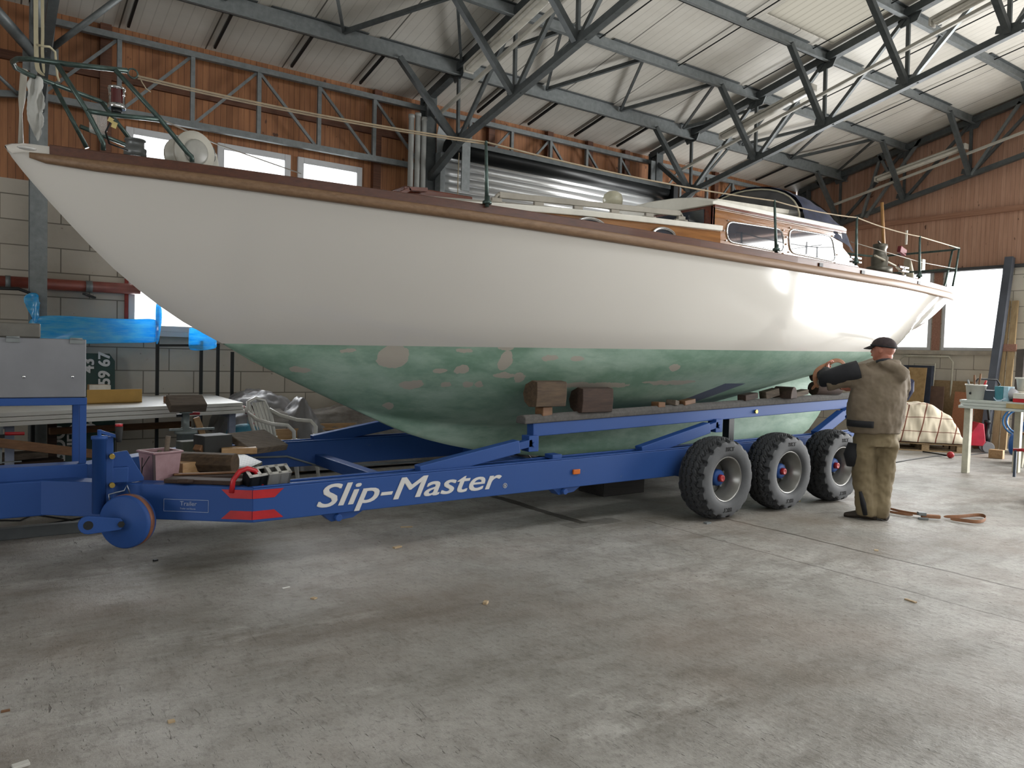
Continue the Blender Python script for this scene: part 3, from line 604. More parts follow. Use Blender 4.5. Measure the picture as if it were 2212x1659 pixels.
def rrect(a, b, c, d, r, n=5):
    """rounded quad through four corner points (a top left, b top right, c bottom right, d bottom left)"""
    P = [V(a), V(b), V(c), V(d)]; out = []
    for i in range(4):
        p, q, s = P[i], (P[i-1]-P[i]).normalized(), (P[(i+1) % 4]-P[i]).normalized()
        A, B = p+q*r, p+s*r
        for k in range(n+1): t_ = k/n; out.append(A*(1-t_)**2+p*2*t_*(1-t_)+B*t_*t_)
    return out
for Q in (((1570, 478), (1690, 496), (1694, 546), (1570, 521)), ((1704, 494), (1797, 510), (1806, 566), (1706, 545))):
    yy = CY-HD-.004; P = rrect(*[at(*q, Y=yy) for q in Q], .10)
    fr = MB().tube(P, .010, 6, True).go('side_window', M_CHROME, boat)
    MB().loft([[p+V((0, d, 0)) for p in P] for d in (-.001, .006)], sm=False).go('glass', M_GLASS, fr)
    g = MB()
    for k in range(0, 24, 4):
        p = P[k]; c = sum(P, V())/len(P); q = p+(p-c).normalized()*.05; g.cyl(q, q-V((0, .012, 0)), .008, n=8)
    g.go('screw', M_CHROME, fr)
grabrail(at(1538, 446, Y=CY-.66), at(1788, 482, Y=CY-.66), 5, mat('white_grab_rail', 'cdc9bd', .4), boat, .06)
MB().bb((6.95, CY-.35, 3.19), (7.75, CY+.35, 3.235)).go('sliding_hatch', M_CREAM, boat, .01)
# spray hood
M_NAVY = mat('navy_canvas', '1a2340', .8, 0, .35, 9, .2); t = NT('clear_hood_film'); t.set((.10, .10, .10, 1), .12); t.b.inputs['Alpha'].default_value = .5; M_FILM = t.m
def arch(x, w_, z0, h, n=20): return [V((x, CY-w_*cos(pi*k/n), z0+h*sin(pi*k/n)**.75)) for k in range(n+1)]
g = MB(); a1, a2, a3 = arch(7.74, .82, 3.02, .55), arch(8.0, .85, 2.98, .57), arch(8.62, .86, 2.86, .42)
rg = [a1, a2, arch(8.35, .87, 2.92, .50), a3, arch(8.7, .85, 2.78, .33)]; hood = g.loft(rg, False, False).go('spray_hood', M_NAVY, boat); crumple(sm(hood, 2), .05, .14)
MB().loft([arch(7.55, .60, 3.12, .20), arch(7.73, .78, 3.04, .49)], False, False).go('clear_panel', M_FILM, hood)
MB().tube(arch(7.72, .77, 3.04, .49), .010, 6).go('piping', mat('pale_piping', 'b9b39f', .7), hood)
# cockpit: coaming, winch, mast-like boom crutch, instruments
MB().bb((8.9, CY-.85, 2.4), (10.3, CY-.80, 2.62)).bb((8.9, CY+.80, 2.4), (10.3, CY+.85, 2.62)).bb((10.27, CY-.85, 2.4), (10.32, CY+.85, 2.6)).go('cockpit_coaming', M_VARN, boat, .008)
p = at(1910, 560, Y=CY-.45); q = at(1905, 437, Y=CY-.45); MB().tube([p, q], [.026, .020], 10).go('boom_crutch', wood('pale_pole', 'b58a52', '8d6436', .5, (8, 8, .6)), boat)
p = at(1899, 583, Y=CY-.62); M_GUN = mat('worn_bronze_grey', '6d6a60', .4, .5, .3, 12)
g = MB().lathe([(.16, -.05), (.16, .03), (.10, .05), (.105, .16), (.085, .18), (.075, .26), (.09, .29), (.09, .33), (.05, .34), (.003, .35)], p, n=22); wn = g.go('winch', M_GUN, boat)
MB().bar(p+V((0, 0, .345)), p+V((-.14, -.05, .35)), .02, .014).go('winch_handle', M_GUN, wn)
MB().box(p+V((0, .02, -.12)), (.48, .3, .16)).go('winch_base', mat('dark_brown_plinth', '33221c', .4), boat, .012)
p = at(1962, 572, Y=CY+.2); g = MB()
g.loft([[p+V((-.05+.05*k, dy, dz)) for dy, dz in ((-.07, .16-.09*k), (.07, .16-.09*k), (.07, -.02-.09*k), (-.07, -.02-.09*k))] for k in range(4)]); sm(g.go('outboard_cowl', mat('beige_cowl', 'b2a994', .45), boat), 2)
MB().bar(p+V((-.12, 0, .17)), p+V((-.3, 0, .22)), .06, .1).go('tiller_arm', mat('red_tiller_cover', '7d2a33', .5), boat, .01)
MB().box(at(1992, 572, Y=CY+.3), (.1, .06, .18)).go('lifebuoy_light', mat('white_light_box', 'dcdad2', .4), boat, .012)
MB().tube([at(1890, 552, Y=5.3), at(1935, 575, Y=5.4), at(1952, 592, Y=5.2)], .014, 6).go('sheet_rope', mat('pale_rope', 'cfc8b6', .8), boat)
for x, y in ((1848, 566), (1952, 586)):
    p = at(x, y, Y=CY-1.5 if x < 1900 else CY-1.33); MB().box(p, (.16, .05, .02)).bar(p+V((-.1, 0, .045)), p+V((.1, 0, .045)), .022).cyl(p, p+V((0, 0, .05)), .02, n=8).go('mooring_cleat', M_CHROME, boat, .004)
# pulpit, stanchions, lifelines, pushpit
M_RAIL = mat('green_grey_rail_tube', '4c5f5b', .35, .45, .3, 20, h2='36443f'); M_ROPE = mat('worn_lifeline', 'b3a288', .7, var=.15)
Yn, Yf = 5.62, 6.48; r = .0165
A = at(276, 153, Y=Yn); pts = [A, at(150, 139, Y=Yn+.05), at(70, 128, Y=5.8), at(38, 127, Y=5.93), at(27, 133, Y=6.05), at(33, 146, Y=6.14), at(60, 160, Y=6.25), at(115, 181, Y=Yf), at(215, 218, Y=Yf+.08), at(240, 232, Y=Yf+.12)]
pul = MB().tube(pts, r, 10).go('pulpit', M_RAIL, boat)
for L_ in ([at(123, 138, Y=Yn+.06), at(188, 240, Y=Yn+.06), at(216, 295, Y=Yn+.08), at(223, 310, Y=5.70), at(223, 324, Y=5.72)], [at(249, 151, Y=Yn), at(342, 253, Y=Yn), at(405, 330, Y=5.60), at(414, 338, Y=5.60), at(415, 350, Y=5.6)],
           [at(187, 239, Y=Yn+.06), at(240, 248, Y=Yn+.03), at(350, 259, Y=Yn)], [at(115, 181, Y=Yf), at(188, 320, Y=6.42)], [at(220, 221, Y=Yf+.08), at(288, 310, Y=6.55)], [at(173, 273, Y=6.44), at(277, 315, Y=6.55)]):
    MB().tube(L_, r*.95, 10).go('leg', M_RAIL, pul)
g = MB(); ring = [A+V((.03*cos(a), 0, .03*sin(a)))+V((.03, 0, -.01)) for a in [2*pi*k/12 for k in range(12)]]; g.tube(ring, .006, 6, True); g.go('shackle', M_RAIL, pul)
# navigation light on the pulpit
p = at(252, 236, Y=Yn+.08); g = MB().lathe([(.052, .0), (.055, .012), (.055, .03), (.049, .03), (.049, .125), (.054, .125), (.054, .14), (.04, .146), (.003, .147)], p, (0, 0, 1), 24)
nl = g.go('navigation_light', M_CHROME, boat); nl['label'] = 'chrome can lamp with a dark red lens'
a0 = -2.45; rg = [[p+V((.0505*cos(a0+1.5*k/10), .0505*sin(a0+1.5*k/10), z)) for k in range(11)] for z in (.032, .123)]; MB().loft(rg, False, False).go('red_lens', mat('dark_red_lens', '4a0e14', .08, 0, .1, coat=.6), nl)
MB().lathe([(.03, -.03), (.034, 0)], p, n=14).go('lamp_socket', M_DARK, nl)
MB().tube([p-V((0, 0, .03)), at(240, 262, Y=5.68), at(228, 285, Y=5.7), at(236, 310, Y=5.75), at(275, 325, Y=5.9)], .006, 6).go('lamp_cable', M_DARK, nl)
t = NT('clear_jar'); t.set((.9, .92, .9, 1), .03); t.b.inputs['Alpha'].default_value = .22; p = at(212, 287, Y=6.35)
MB().lathe([(.055, 0), (.058, .02), (.058, .13), (.05, .15), (.003, .155)], p, n=20).go('lamp_glass', t.m, boat)
MB().box(at(239, 259, Y=Yn+.02), (.03, .004, .03), Matrix.Rotation(.4, 3, 'Y')).box(at(247, 270, Y=Yn+.02), (.03, .004, .04), Matrix.Rotation(.3, 3, 'Y')).go('yellow_tape', mat('yellow_masking_tape', 'c9b878', .6), boat)
# windlass drum and bollard on the foredeck
p = at(292, 322, Y=6.1); MB().lathe([(.075, -.06), (.075, .0), (.06, .005), (.06, .05), (.07, .055), (.07, .065), (.003, .066)], p, n=20).go('chain_pipe', mat('grey_metal_casting', '7b7f80', .4, .5), boat)
p = at(400, 335, Y=5.85); ax = V((.3, -1, 0)).normalized(); M_DRUM = mat('white_drum', 'c8c6bc', .3, var=.06)
g = MB().lathe([(.02, -.14), (.13, -.14), (.13, -.11), (.095, -.10), (.09, .0), (.13, .02), (.15, .03), (.15, .06), (.03, .065)], p+V((.05, .05, .03)), ax, 28); wd = g.go('anchor_windlass', M_DRUM, boat)
MB().lathe([(.09, 0), (.09, .012), (.075, .02), (.003, .021)], p+V((.05, .05, .03))+ax*.065, ax, 20).go('drum_cap', mat('grey_cap', 'a2a29c', .35), wd)
MB().prism([(-.18, -.14), (.2, -.14), (.16, .08), (.06, .2), (-.06, .2)], p+V((.1, .16, .0)), (1, 0, 0), (0, 0, 1), (0, .03, 0)).go('windlass_stand', M_DRUM, wd, .01)
MB().cyl(at(445, 333, Y=5.95), at(462, 334, Y=5.95), .055, n=16).go('gypsy_wheel', mat('grey_metal_casting', '7b7f80', .4, .5), wd, .008)
STN = [((1050, 307), (1052, 441), 4.78), ((1673, 434), (1677, 542), 4.47), ((1851, 470), (1849, 569), 4.46), ((1987, 511), (1986, 598), 4.53)]
tops = []
for a, b, y in STN:
    p, q = at(*b, Y=y), at(*a, Y=y); p.z -= .02; tops.append(q); st = MB().tube([p, q], [.016, .011], 10).ball(q, .013, 8).go('stanchion', M_RAIL, boat); MB().lathe([(.035, 0), (.035, .02), (.02, .03), (.02, .06)], p+V((0, 0, .02)), n=12).go('socket', M_RAIL, st)
E2 = at(2072, 536, Y=5.42)
def sag(a, b, s, n=8): return [a.lerp(b, k/n)-V((0, 0, s*4*(k/n)*(1-k/n))) for k in range(n+1)]
L_ = sag(A+V((.06, 0, -.02)), tops[0], .03)+sag(tops[0], tops[1], .04)[1:]+sag(tops[1], tops[2], .02)[1:]+sag(tops[2], tops[3], .02)[1:]+[E2]
MB().tube(L_, .0065, 6).tube([p+V((0, .004, -.014)) for p in L_[:9]], .005, 6).go('lifeline', M_ROPE, boat)
MB().tube([at(1838, 522, Y=5.0), at(1851, 526, Y=4.47), at(1987, 566, Y=4.54), at(2062, 580, Y=5.42)], .005, 6).go('lifeline', mat('thin_wire', '8d867a', .5), boat)
MB().tube([at(348, 258, Y=Yn), at(362, 264, Y=Yn+.02), at(470, 312, Y=6.6), at(650, 375, Y=6.9)], .005, 6).go('lifeline', MC['thin_wire'], boat)
MB().tube([at(300, 162, Y=Yn), at(307, 178, Y=Yn), at(316, 192, Y=Yn), at(326, 199, Y=Yn)], .004, 5).go('cord_end', M_ROPE, boat)
MB().box(at(1958, 513, Y=4.55), (.012, .02, .16)).go('lashing', mat('white_tape_end', 'e0dccd', .6), boat)
y0, y1 = 5.42, 6.75
g = MB(); far = lambda z: V((E2.x+.0, y1, z))
B2 = at(2064, 580, Y=y0); g.tube([at(2052, 531, Y=y0-.03), E2, E2+V((.05, .1, -.01)), V((E2.x+.06, y0+.4, E2.z-.01)), V((E2.x+.06, y1-.2, E2.z-.01)), V((E2.x-.1, y1, E2.z-.01)), V((E2.x-.8, y1+.1, E2.z-.01))], .016, 8)
pp = g.go('pushpit', M_RAIL, boat)
MB().tube([B2, V((B2.x+.05, y0+.4, B2.z)), V((B2.x+.05, y1-.2, B2.z)), V((B2.x-.8, y1+.1, B2.z))], .014, 8).go('lower_rail', M_RAIL, pp)
MB().tube([E2, at(2064, 588, Y=y0), at(2058, 618, Y=y0+.06)], .015, 8).go('leg', M_RAIL, pp); MB().tube([E2+V((.06, .12, 0)), E2+V((-.02, .16, -.5)), E2+V((-.1, .2, -.74))], .015, 8).go('leg', M_RAIL, pp)
q = V((E2.x-.5, y1+.05, E2.z)); MB().tube([q, q-V((0, 0, .72))], .015, 8).go('leg', M_RAIL, pp)
# ------------------------------------------------------------------ the trailer
t = NT('blue_trailer_paint'); n = t.noise(3, 5, .6); s_ = t.noise(22, 4, .6)
c = t.mix(t.math('MULTIPLY', n, .5), lin('254a8a'), lin('1f3f75')); c = t.mix(t.math('MULTIPLY', t.ramp(s_, .68, .75), .35), c, lin('55617c'))
t.set(c, .55, 0, 0); t.b.inputs['Specular IOR Level'].default_value = .3; M_BLUE = t.m
M_RED = mat('red_paint', 'b02028', .35); M_ORNG = mat('amber_lens', 'd06a1c', .25, coat=.5); M_RUB = mat('black_rubber', '1b1c1d', .75, var=.3); M_WHITE = mat('white_vinyl_lettering', 'c9c8c6', .4, var=.03)
tr = thing('boat_trailer', 'long blue three-axle boat trailer under the yacht', 'trailer', (5, CY, 0))
bz = lambda x: .345+.007*(x-1.485); tz = lambda x: .577+.015*(x-1.485)
def beam(y0, y1, x0=1.485, x1=8.6, name='side_beam'):
    g = MB(); q = []
    for x in (x0, x1): q += [V((x, y0, bz(x))), V((x, y1, bz(x))), V((x, y1, tz(x)-.012)), V((x, y0, tz(x)-.012))]
    g.add(q, [(0, 1, 2, 3), (4, 7, 6, 5), (0, 4, 5, 1), (1, 5, 6, 2), (2, 6, 7, 3), (3, 7, 4, 0)])
    for a in (y0, y1-.03): g.bar((x0, a+.015, tz(x0)-.006), (x1, a+.015, tz(x1)-.006), .03, .012)
    return g.go(name, M_BLUE, tr, .006)
beam(4.9, 5.06); beam(6.98, 7.14)
for X in (2.75, 4.4, 6.0, 7.3, 8.45): MB().bb((X-.05, 5.0, .36), (X+.05, 7.05, .46)).go('cross_member', M_BLUE, tr, .006)
# V-shaped front and drawbar
f0 = V((1.485, 4.9, 0)); f1 = V((.375, 5.752, 0)); dirv = (f1-f0).normalized()
for s in (1, -1):
    a, b = V(f0), V(f1)
    if s < 0: a.y, b.y = 12.04-a.y, 12.04-b.y
    ins = V((.04, .16*s, 0)); q = [a, b, b+ins, a+V((.10, .12*s, 0))]
    g = MB(); g.add([p+V((0, 0, z)) for z in (.345, .57) for p in q], [(3, 2, 1, 0), (4, 5, 6, 7), (0, 1, 5, 4), (1, 2, 6, 5), (2, 3, 7, 6), (3, 0, 4, 7)]); g.go('front_beam', M_BLUE, tr, .006)
MB().bb((-2.2, 5.742, .34), (.6, 6.29, .568)).go('drawbar', M_BLUE, tr, .008)
MB().bb((-2.2, 5.80, .53), (.66, 5.95, .655)).go('drawbar_box', M_BLUE, tr, .006)
# red and white corner marking
for z0, z1, flip in ((.50, .555, 0), (.365, .42, 1)):
    lo_w, hi_w = (.14, .2) if not flip else (.2, .14); g = MB(); e = .004
    out1 = V((-.9, -.45, 0)).normalized()*e; out2 = V((0, -e, 0)); u1, u2 = dirv, V((1, 0, 0))
    for u, o in ((u1, out1), (u2, out2)):
        a = f0+o; q = [a+V((0, 0, z0)), a+u*lo_w+V((0, 0, z0)), a+u*hi_w+V((0, 0, z1)), a+V((0, 0, z1))]; g.add(q+[p-o*.5 for p in q], [(0, 1, 2, 3), (7, 6, 5, 4), (0, 4, 5, 1), (1, 5, 6, 2), (2, 6, 7, 3)])
    g.go('red_marking', M_RED, tr)
p, q = at(500, 1058, Y=4.98), at(567, 1052, Y=4.98); MB().tube([p-V((0, 0, .02)), p+V((.01, 0, .06)), p.lerp(q, .25)+V((0, 0, .115)), p.lerp(q, .5)+V((0, 0, .13)), p.lerp(q, .75)+V((0, 0, .11)), q+V((-.01, 0, .05)), q-V((0, 0, .02))], .017, 10).go('tow_loop', M_RED, tr)
# lettering
u = (V((5.5, 0, bz(5.5)))-V((1.5, 0, bz(1.5)))).normalized()
def face_text(txt, a, b, ypl, m, bold, shear, hgt, name, depth=.002):
    """text between photo points a (left of the baseline) and b (right of it) on the plane Y = ypl"""
    p, q = at(*a, Y=ypl), at(*b, Y=ypl); g = text_mb(txt, 1.0, (0, 0, 0), (1, 0, 0), (0, 0, 1), .001, bold, shear)
    w0 = min(v.x for v in g.v); w1 = max(v.x for v in g.v); k = (q-p).length/(w1-w0); uu = (q-p).normalized(); vv = V((0, 0, 1)); kv = hgt/.72
    g.v = [p+uu*(v.x-w0)*k+vv*v.z*kv+V((0, v.y-depth*.25, 0)) for v in g.v]; o = g.go(name, m, tr); return o
o = face_text('Slip-Master', (684, 1097), (1083, 1053), 4.899, M_WHITE, .014, .30, .158, 'lettering'); o['label'] = 'white italic lettering on the blue beam'
p = at(1091, 1049, Y=4.898); MB().tube([p+V((.018*cos(a), 0, .018*sin(a))) for a in [2*pi*k/20 for k in range(20)]], .0022, 4, True).go('registered_sign_ring', M_WHITE, tr)
g = text_mb('R', .03, p+V((-.009, 0, -.0105)), (1, 0, 0), (0, 0, 1), .001, .0004); g.go('registered_sign', M_WHITE, tr)
nrm = V((-dirv.y, dirv.x, 0)) if V((-dirv.y, dirv.x, 0)).y < 0 else V((dirv.y, -dirv.x, 0)); back = -dirv
def fp(s, z): return f0+dirv*s+nrm*.003+V((0, 0, z))
M_PALE = mat('pale_blue_lettering', '8f9cb8', .5, var=.03)
g = MB(); z0, z1, s0, s1 = .403, .480, .285, .575
for a, b in ((fp(s1, z0), fp(s0, z0)), (fp(s1, z1), fp(s0, z1)), (fp(s1, z0), fp(s1, z1)), (fp(s0, z0), fp(s0, z1))): g.bar(a, b, .002, .0025)
g.go('label_frame', M_PALE, tr)
text_mb('Trailer', .040, fp(.47, .442), back, (0, 0, 1), .0006).go('lettering', M_PALE, tr); text_mb('Trailer und Boote', .014, fp(.47, .418), back, (0, 0, 1), .0005).go('lettering', M_PALE, tr)
# marker lamps
p = at(1245, 1019, Y=4.89); MB().box(p, (.075, .02, .042)).go('side_marker', M_ORNG, tr, .006)
for X in (2.05, 4.05):
    z = bz(X); g = MB().prism([(-.09, 0), (.22, 0), (.14, -.045), (-.02, -.06)], (X, 4.93, z), (1, 0, 0), (0, 0, 1), (0, .1, 0)); g.cyl((X+.02, 4.89, z-.03), (X+.02, 5.05, z-.03), .024, n=12); g.go('tie_down_bracket', M_BLUE, tr, .003)
# jockey wheel unit
jx, jy = at(214, 1050, Y=5.36).x, 5.36
zt, zb = at(214, 942, Y=jy).z, at(214, 1108, Y=jy).z
jk = MB().lathe([(.040, 0), (.040, zt-zb-.02), (.047, zt-zb-.02), (.047, zt-zb), (.012, zt-zb+.004), (.012, zt-zb+.04)], (jx, jy, zb), n=18).go('jockey_tube', M_BLUE, tr)
MB().bar((jx, jy, zt+.03), at(253, 943, Y=jy), .012, .02).go('crank_arm', M_BLUE, jk)
q = at(257, 938, Y=jy); MB().lathe([(.012, 0), (.019, .02), (.022, .07), (.022, .10)], q-V((0, 0, .05)), n=12).go('crank_grip', M_RUB, jk); MB().lathe([(.022, 0), (.022, .016)], q+V((0, 0, .05)), n=12).go('red_cap', M_RED, jk)
MB().box((jx+.055, jy+.02, (zt+zb)/2+.03), (.05, .03, (zt-zb)*.85)).go('clamp_rail', M_BLUE, tr, .003)
c0 = at(243, 1040, Y=jy+.05); MB().prism([(0, -.02), (.185, 0), (.185, .02), (.085, .20), (.0, .19)], (c0.x, jy+.06, .58), (1, 0, 0), (0, 0, 1), (0, .02, 0)).go('gusset_plate', M_BLUE, tr, .003)
MB().box((jx+.10, jy+.12, .63), (.14, .2, .10)).box((jx+.1, jy+.2, .5), (.12, .2, .2)).go('mounting_block', M_BLUE, tr, .006)
for y in (985, 1047): MB().cyl(at(241, y, Y=jy-.0)+V((0, 0, 0)), at(241, y, Y=jy)+V((0, -.03, 0)), .017, n=8).go('bolt', mat('brass_yellow_bolt', 'b29a52', .35, .7), tr)
wc = at(276, 1125, Y=jy-.13); R_ = .165; ax = V((-.66, -.72, 0)).normalized()
jw = MB().lathe([(.02, -.05), (R_-.01, -.05), (R_, -.04), (R_, .04), (R_-.01, .05), (.04, .05), (.035, .056), (.003, .056)], wc, ax, 40).go('jockey_wheel', M_BLUE, tr)
MB().lathe([(R_-.001, -.022), (R_+.002, -.022), (R_+.002, .018), (R_-.001, .018)], wc, ax, 40).go('worn_tread', mat('rusty_worn_rim', '8a5a44', .6, .2, .3, 10), jw)
a, b = at(190, 1133, Y=jy-.17), wc+ax*.07; g = MB(); u_ = (b-a).normalized(); v_ = V((0, 0, 1)); w_ = u_.cross(v_).normalized()*.03; L = (b-a).length
g.prism([(cos(k*pi/8+pi/2)*.055, sin(k*pi/8+pi/2)*.055) for k in range(9)]+[(L, -.035), (L+.02, 0), (L, .035)], a, u_, v_, w_); ar = g.go('wheel_arm', M_BLUE, tr, .004)
MB().cyl(a+w_*-.05, a+w_*1.05, .027, n=16).go('bush', M_DARK, ar); MB().cyl(b+w_*-.3, b+w_*1.3, .02, n=6).go('axle_nut', M_DARK, ar)
MB().tube([at(238, 1088, Y=jy-.05), at(235, 1068, Y=jy-.05), at(250, 1064, Y=jy-.05), at(268, 1060, Y=jy-.05), at(274, 1048, Y=jy-.05), at(281, 1068, Y=jy-.05)], .005, 6).go('lock_wire', mat('bright_wire', '9aa4b4', .3, .8), tr)
# box carrier on the drawbar
yb = 5.84; c = lambda x, y: at(x, y, Y=yb); pz0 = .655
px0, px1, z0, z1 = c(172, 900).x, c(187, 900).x, c(90, 876).z, c(90, 860).z
for X in (px0, -1.1):
    for Y in (yb, yb+.42): MB().bb((X, Y, pz0-.02 if Y < 6 else .53), (X+px1-px0, Y+.04, z0)).go('carrier_post', M_BLUE, tr, .003)
for Y in (yb-.005, yb+.42): MB().bb((-1.1, Y, z0), (px1+.002, Y+.045, z1)).go('carrier_rail', M_BLUE, tr, .004)
for X in (-1.1, px1-.042): MB().bb((X, yb, z0), (X+.04, yb+.44, z1)).go('carrier_rail', M_BLUE, tr, .003)
# hull supports
for s in (1, -1):
    m = lambda y: y if s > 0 else 12.1-y
    yr = 5.0; a0, a1 = at(1160, 940, Y=yr), at(1822, 882, Y=yr); r0, r1 = V((3.79, m(yr+.04), .85)), V((8.45, m(yr+.04), 1.0))
    g = MB(); g.bar(r0, r1, .09, .11); g.go('support_rail', M_BLUE, tr, .006)
    g = MB(); d = (r1-r0).normalized(); o = V((0, 0, .055)); A_, B_ = r0-d*.1+o, r1+d*.1+o; ins = .05*s
    g.loft([[P+V((0, -.06*s, 0)), P+V((0, -.065*s, .045)), P+V((0, -.03*s, .075)), P+V((0, .06*s, .06)), P+V((0, .07*s, 0))] for P in (A_, A_.lerp(B_, .5), B_)], sm=False); pd = g.go('support_pad', mat('grey_carpet_pad', '5a5856', .95, 0, .2, 30, .2), tr, .01); pd['label'] = 'grey carpeted pad'
    for (xa, xb) in ((2.72, 3.72), (5.0, 6.02), (7.75, 8.35)):
        zz = r0.lerp(r1, (xb-r0.x)/(r1.x-r0.x)).z; p, q = V((xa, m(4.985), tz(xa)-.02)), V((xb-.1, m(4.985), zz-.12))
        MB().bar(p, q, .09, .105).go('support_arm', M_BLUE, tr, .006); MB().bar(q-(q-p).normalized()*.06, q+(q-p).normalized()*.14, .06, .06).go('arm_slide', M_BLUE, tr, .003)
        b_ = MB().bb((xb+.0, m(4.955), zz-.17), (xb+.10, m(5.06), zz-.04)).go('rail_bracket', M_BLUE, tr, .004); MB().cyl((xb+.05, m(4.96), zz-.11), (xb+.05, m(4.94), zz-.11), .02, n=10).go('bolt', M_BLUE, b_)
    p = r0.lerp(r1, .62)+V((0, -.05*s, 0)); MB().cyl(p, p+V((0, -.016*s, 0)), .022, n=6).go('bolt', mat('brass_yellow_bolt', 'b29a52', .35, .7), tr)
    MB().bb((6.30, m(5.02), .62), (6.38, m(5.10), .90)).go('prop', M_DARK, tr)
MB().bb((3.95, 4.93, tz(4)-.005), (4.05, 5.04, tz(4)+.03)).go('lashing_eye', M_BLUE, tr, .004)
MB().tube([at(480, 991, Y=6.97), at(560, 988, Y=6.97), at(620, 986, Y=6.97), at(700, 1010, Y=6.97), at(730, 1008, Y=6.97), at(1000, 990, Y=6.97)], .010, 6).go('brake_line', mat('grey_brake_line', '6d7478', .5), tr)
# tread plate at the front
t = NT('perforated_walkway'); X, Y, Z = t.xyz(False); ck = t.n('TexChecker'); ck.inputs['Scale'].default_value = 28; t.l(t.coord(), ck.inputs[0])
t.set(t.mix(ck.outputs[1], lin('77776f'), lin('3a3b3a')), .55, .3); M_GRID = t.m
MB().prism([(1.2, 5.65), (1.42, 5.5), (2.0, 6.35), (2.0, 6.95), (1.55, 6.95), (1.2, 6.45)], (0, 0, .49), (1, 0, 0), (0, 1, 0), (0, 0, .025)).go('walkway_plate', M_GRID, tr)
# wheels
def tyre_mesh():
    g = MB(); n = 144; prof = []                                     # (axial, radius, tread?)
    R, W = .382, .15
    side = [(-.118, .203), (-.138, .214), (-.151, .245), (-.153, .285), (-.149, .318), (-.144, .336)]
    prof = [(a, r_, 0) for a, r_ in side]
    for k in range(29): a = -.14+.28*k/28; prof.append((a, R-.034*(abs(a)/.14)**2.4, 1))
    prof += [(-a, r_, 0) for a, r_ in side[::-1]]
    rings = []
    for j in range(n):
        th = 2*pi*j/n; ring = []
        for a, r_, tr_ in prof:
            rr = r_; z = .010*(abs(((j/n*36) % 1)-.5)*4-1)
            if tr_:
                for gc in (-.086, -.029, .029, .086):
                    if abs(a-gc-z) < .0085: rr -= .022
                if abs(a) > .098 and ((j+ (4 if a > 0 else 0)) % 8) < 3: rr -= .024
            ring.append((a, rr, th))
        rings.append(ring)
    rings.append(rings[0]); return rings
TR = tyre_mesh()
M_TYRE = mat('tyre_rubber', '4e5053', .7, 0, .15, 6, .1, h2='414346'); M_RIM = mat('silver_wheel_rim', '8f8f8c', .32, .7, .08, 8)
def wheel(x, y, s, first=None):
    c = V((x, y, .381)); out = V((0, -s, 0))
    P = lambda a, r_, th: c+out*a+V((cos(th)*r_, 0, sin(th)*r_))
    wh = bpy.data.objects.new('wheel', None); COL.objects.link(wh); wh.parent = tr; wh.location = c-WL[tr]; WL[wh] = c; wh.empty_display_size = .1
    if first:
        for k in kids(first): d = k.copy(); COL.objects.link(d); d.parent = wh
        if s < 0: wh.rotation_euler = (0, 0, pi)
        return wh
    MB().loft([[P(*q) for q in r_[:7]] for r_ in TR], False, False).go('tyre', M_TYRE, wh); MB().loft([[P(*q) for q in r_[34:]] for r_ in TR], False, False).go('inner_sidewall', M_TYRE, wh)
    MB().loft([[P(*q) for q in r_[6:35]] for r_ in TR], False, False, False).go('tread', mat('dark_tread_rubber', '35373a', .8, 0, .2, 9), wh)
    lt = lambda prof, name, m, n=40, bev=0: MB().lathe([(r_, a) for a, r_ in prof], c, out, n).go(name, m, wh)
    MB().loft([[c+out*a+V((cos(2*pi*k/48)*r_, 0, sin(2*pi*k/48)*r_)) for k in range(48)] for a, r_ in ((-.12, .195), (-.12, .185), (-.08, .178), (-.04, .150), (-.02, .150), (.01, .163), (.03, .166), (.045, .178), (.09, .181), (.10, .192), (.125, .195), (.132, .204), (.130, .210), (.115, .203))], True, False).go('rim', M_RIM, wh)
    lt([(-.06, .17), (-.05, .165), (-.04, .14), (-.04, .11), (-.028, .10), (-.028, .02)], 'disc', M_RIM)
    lt([(-.035, .082), (.0, .078), (.03, .076), (.045, .068), (.048, .045), (.048, .01)], 'hub', M_BLUE, 24)
    lt([(.04, .034), (.082, .032), (.086, .025), (.084, .018), (.084, .003)], 'hub_cap', M_RED, 24)
    for k in range(6):
        a = 2*pi*k/6+.3; q = c-out*.04+V((cos(a)*.125, 0, sin(a)*.125)); MB().cyl(q, q+out*.03, .015, n=6).go('wheel_nut', M_GALV, wh)
    for rot in (0, pi):
        uu, vv = V((cos(rot), 0, sin(rot))), V((-sin(rot), 0, cos(rot)))
        g = text_mb('BKT', .052, c+out*.1525+vv*.262, uu, vv, .0012, .002, 0, 'CENTER', 1.25); g.go('sidewall_lettering', M_RUB, wh)
    return wh
WXS = (5.66, 6.60, 7.53)
w0 = wheel(WXS[0], 4.64, 1)
for x in WXS[1:]: wheel(x, 4.64, 1, w0)
for x in WXS: wheel(x, 7.46, -1, w0)
for x in WXS: MB().cyl((x, 4.7, .37), (x, 7.4, .37), .05, n=12).go('axle', M_BLUE, tr)
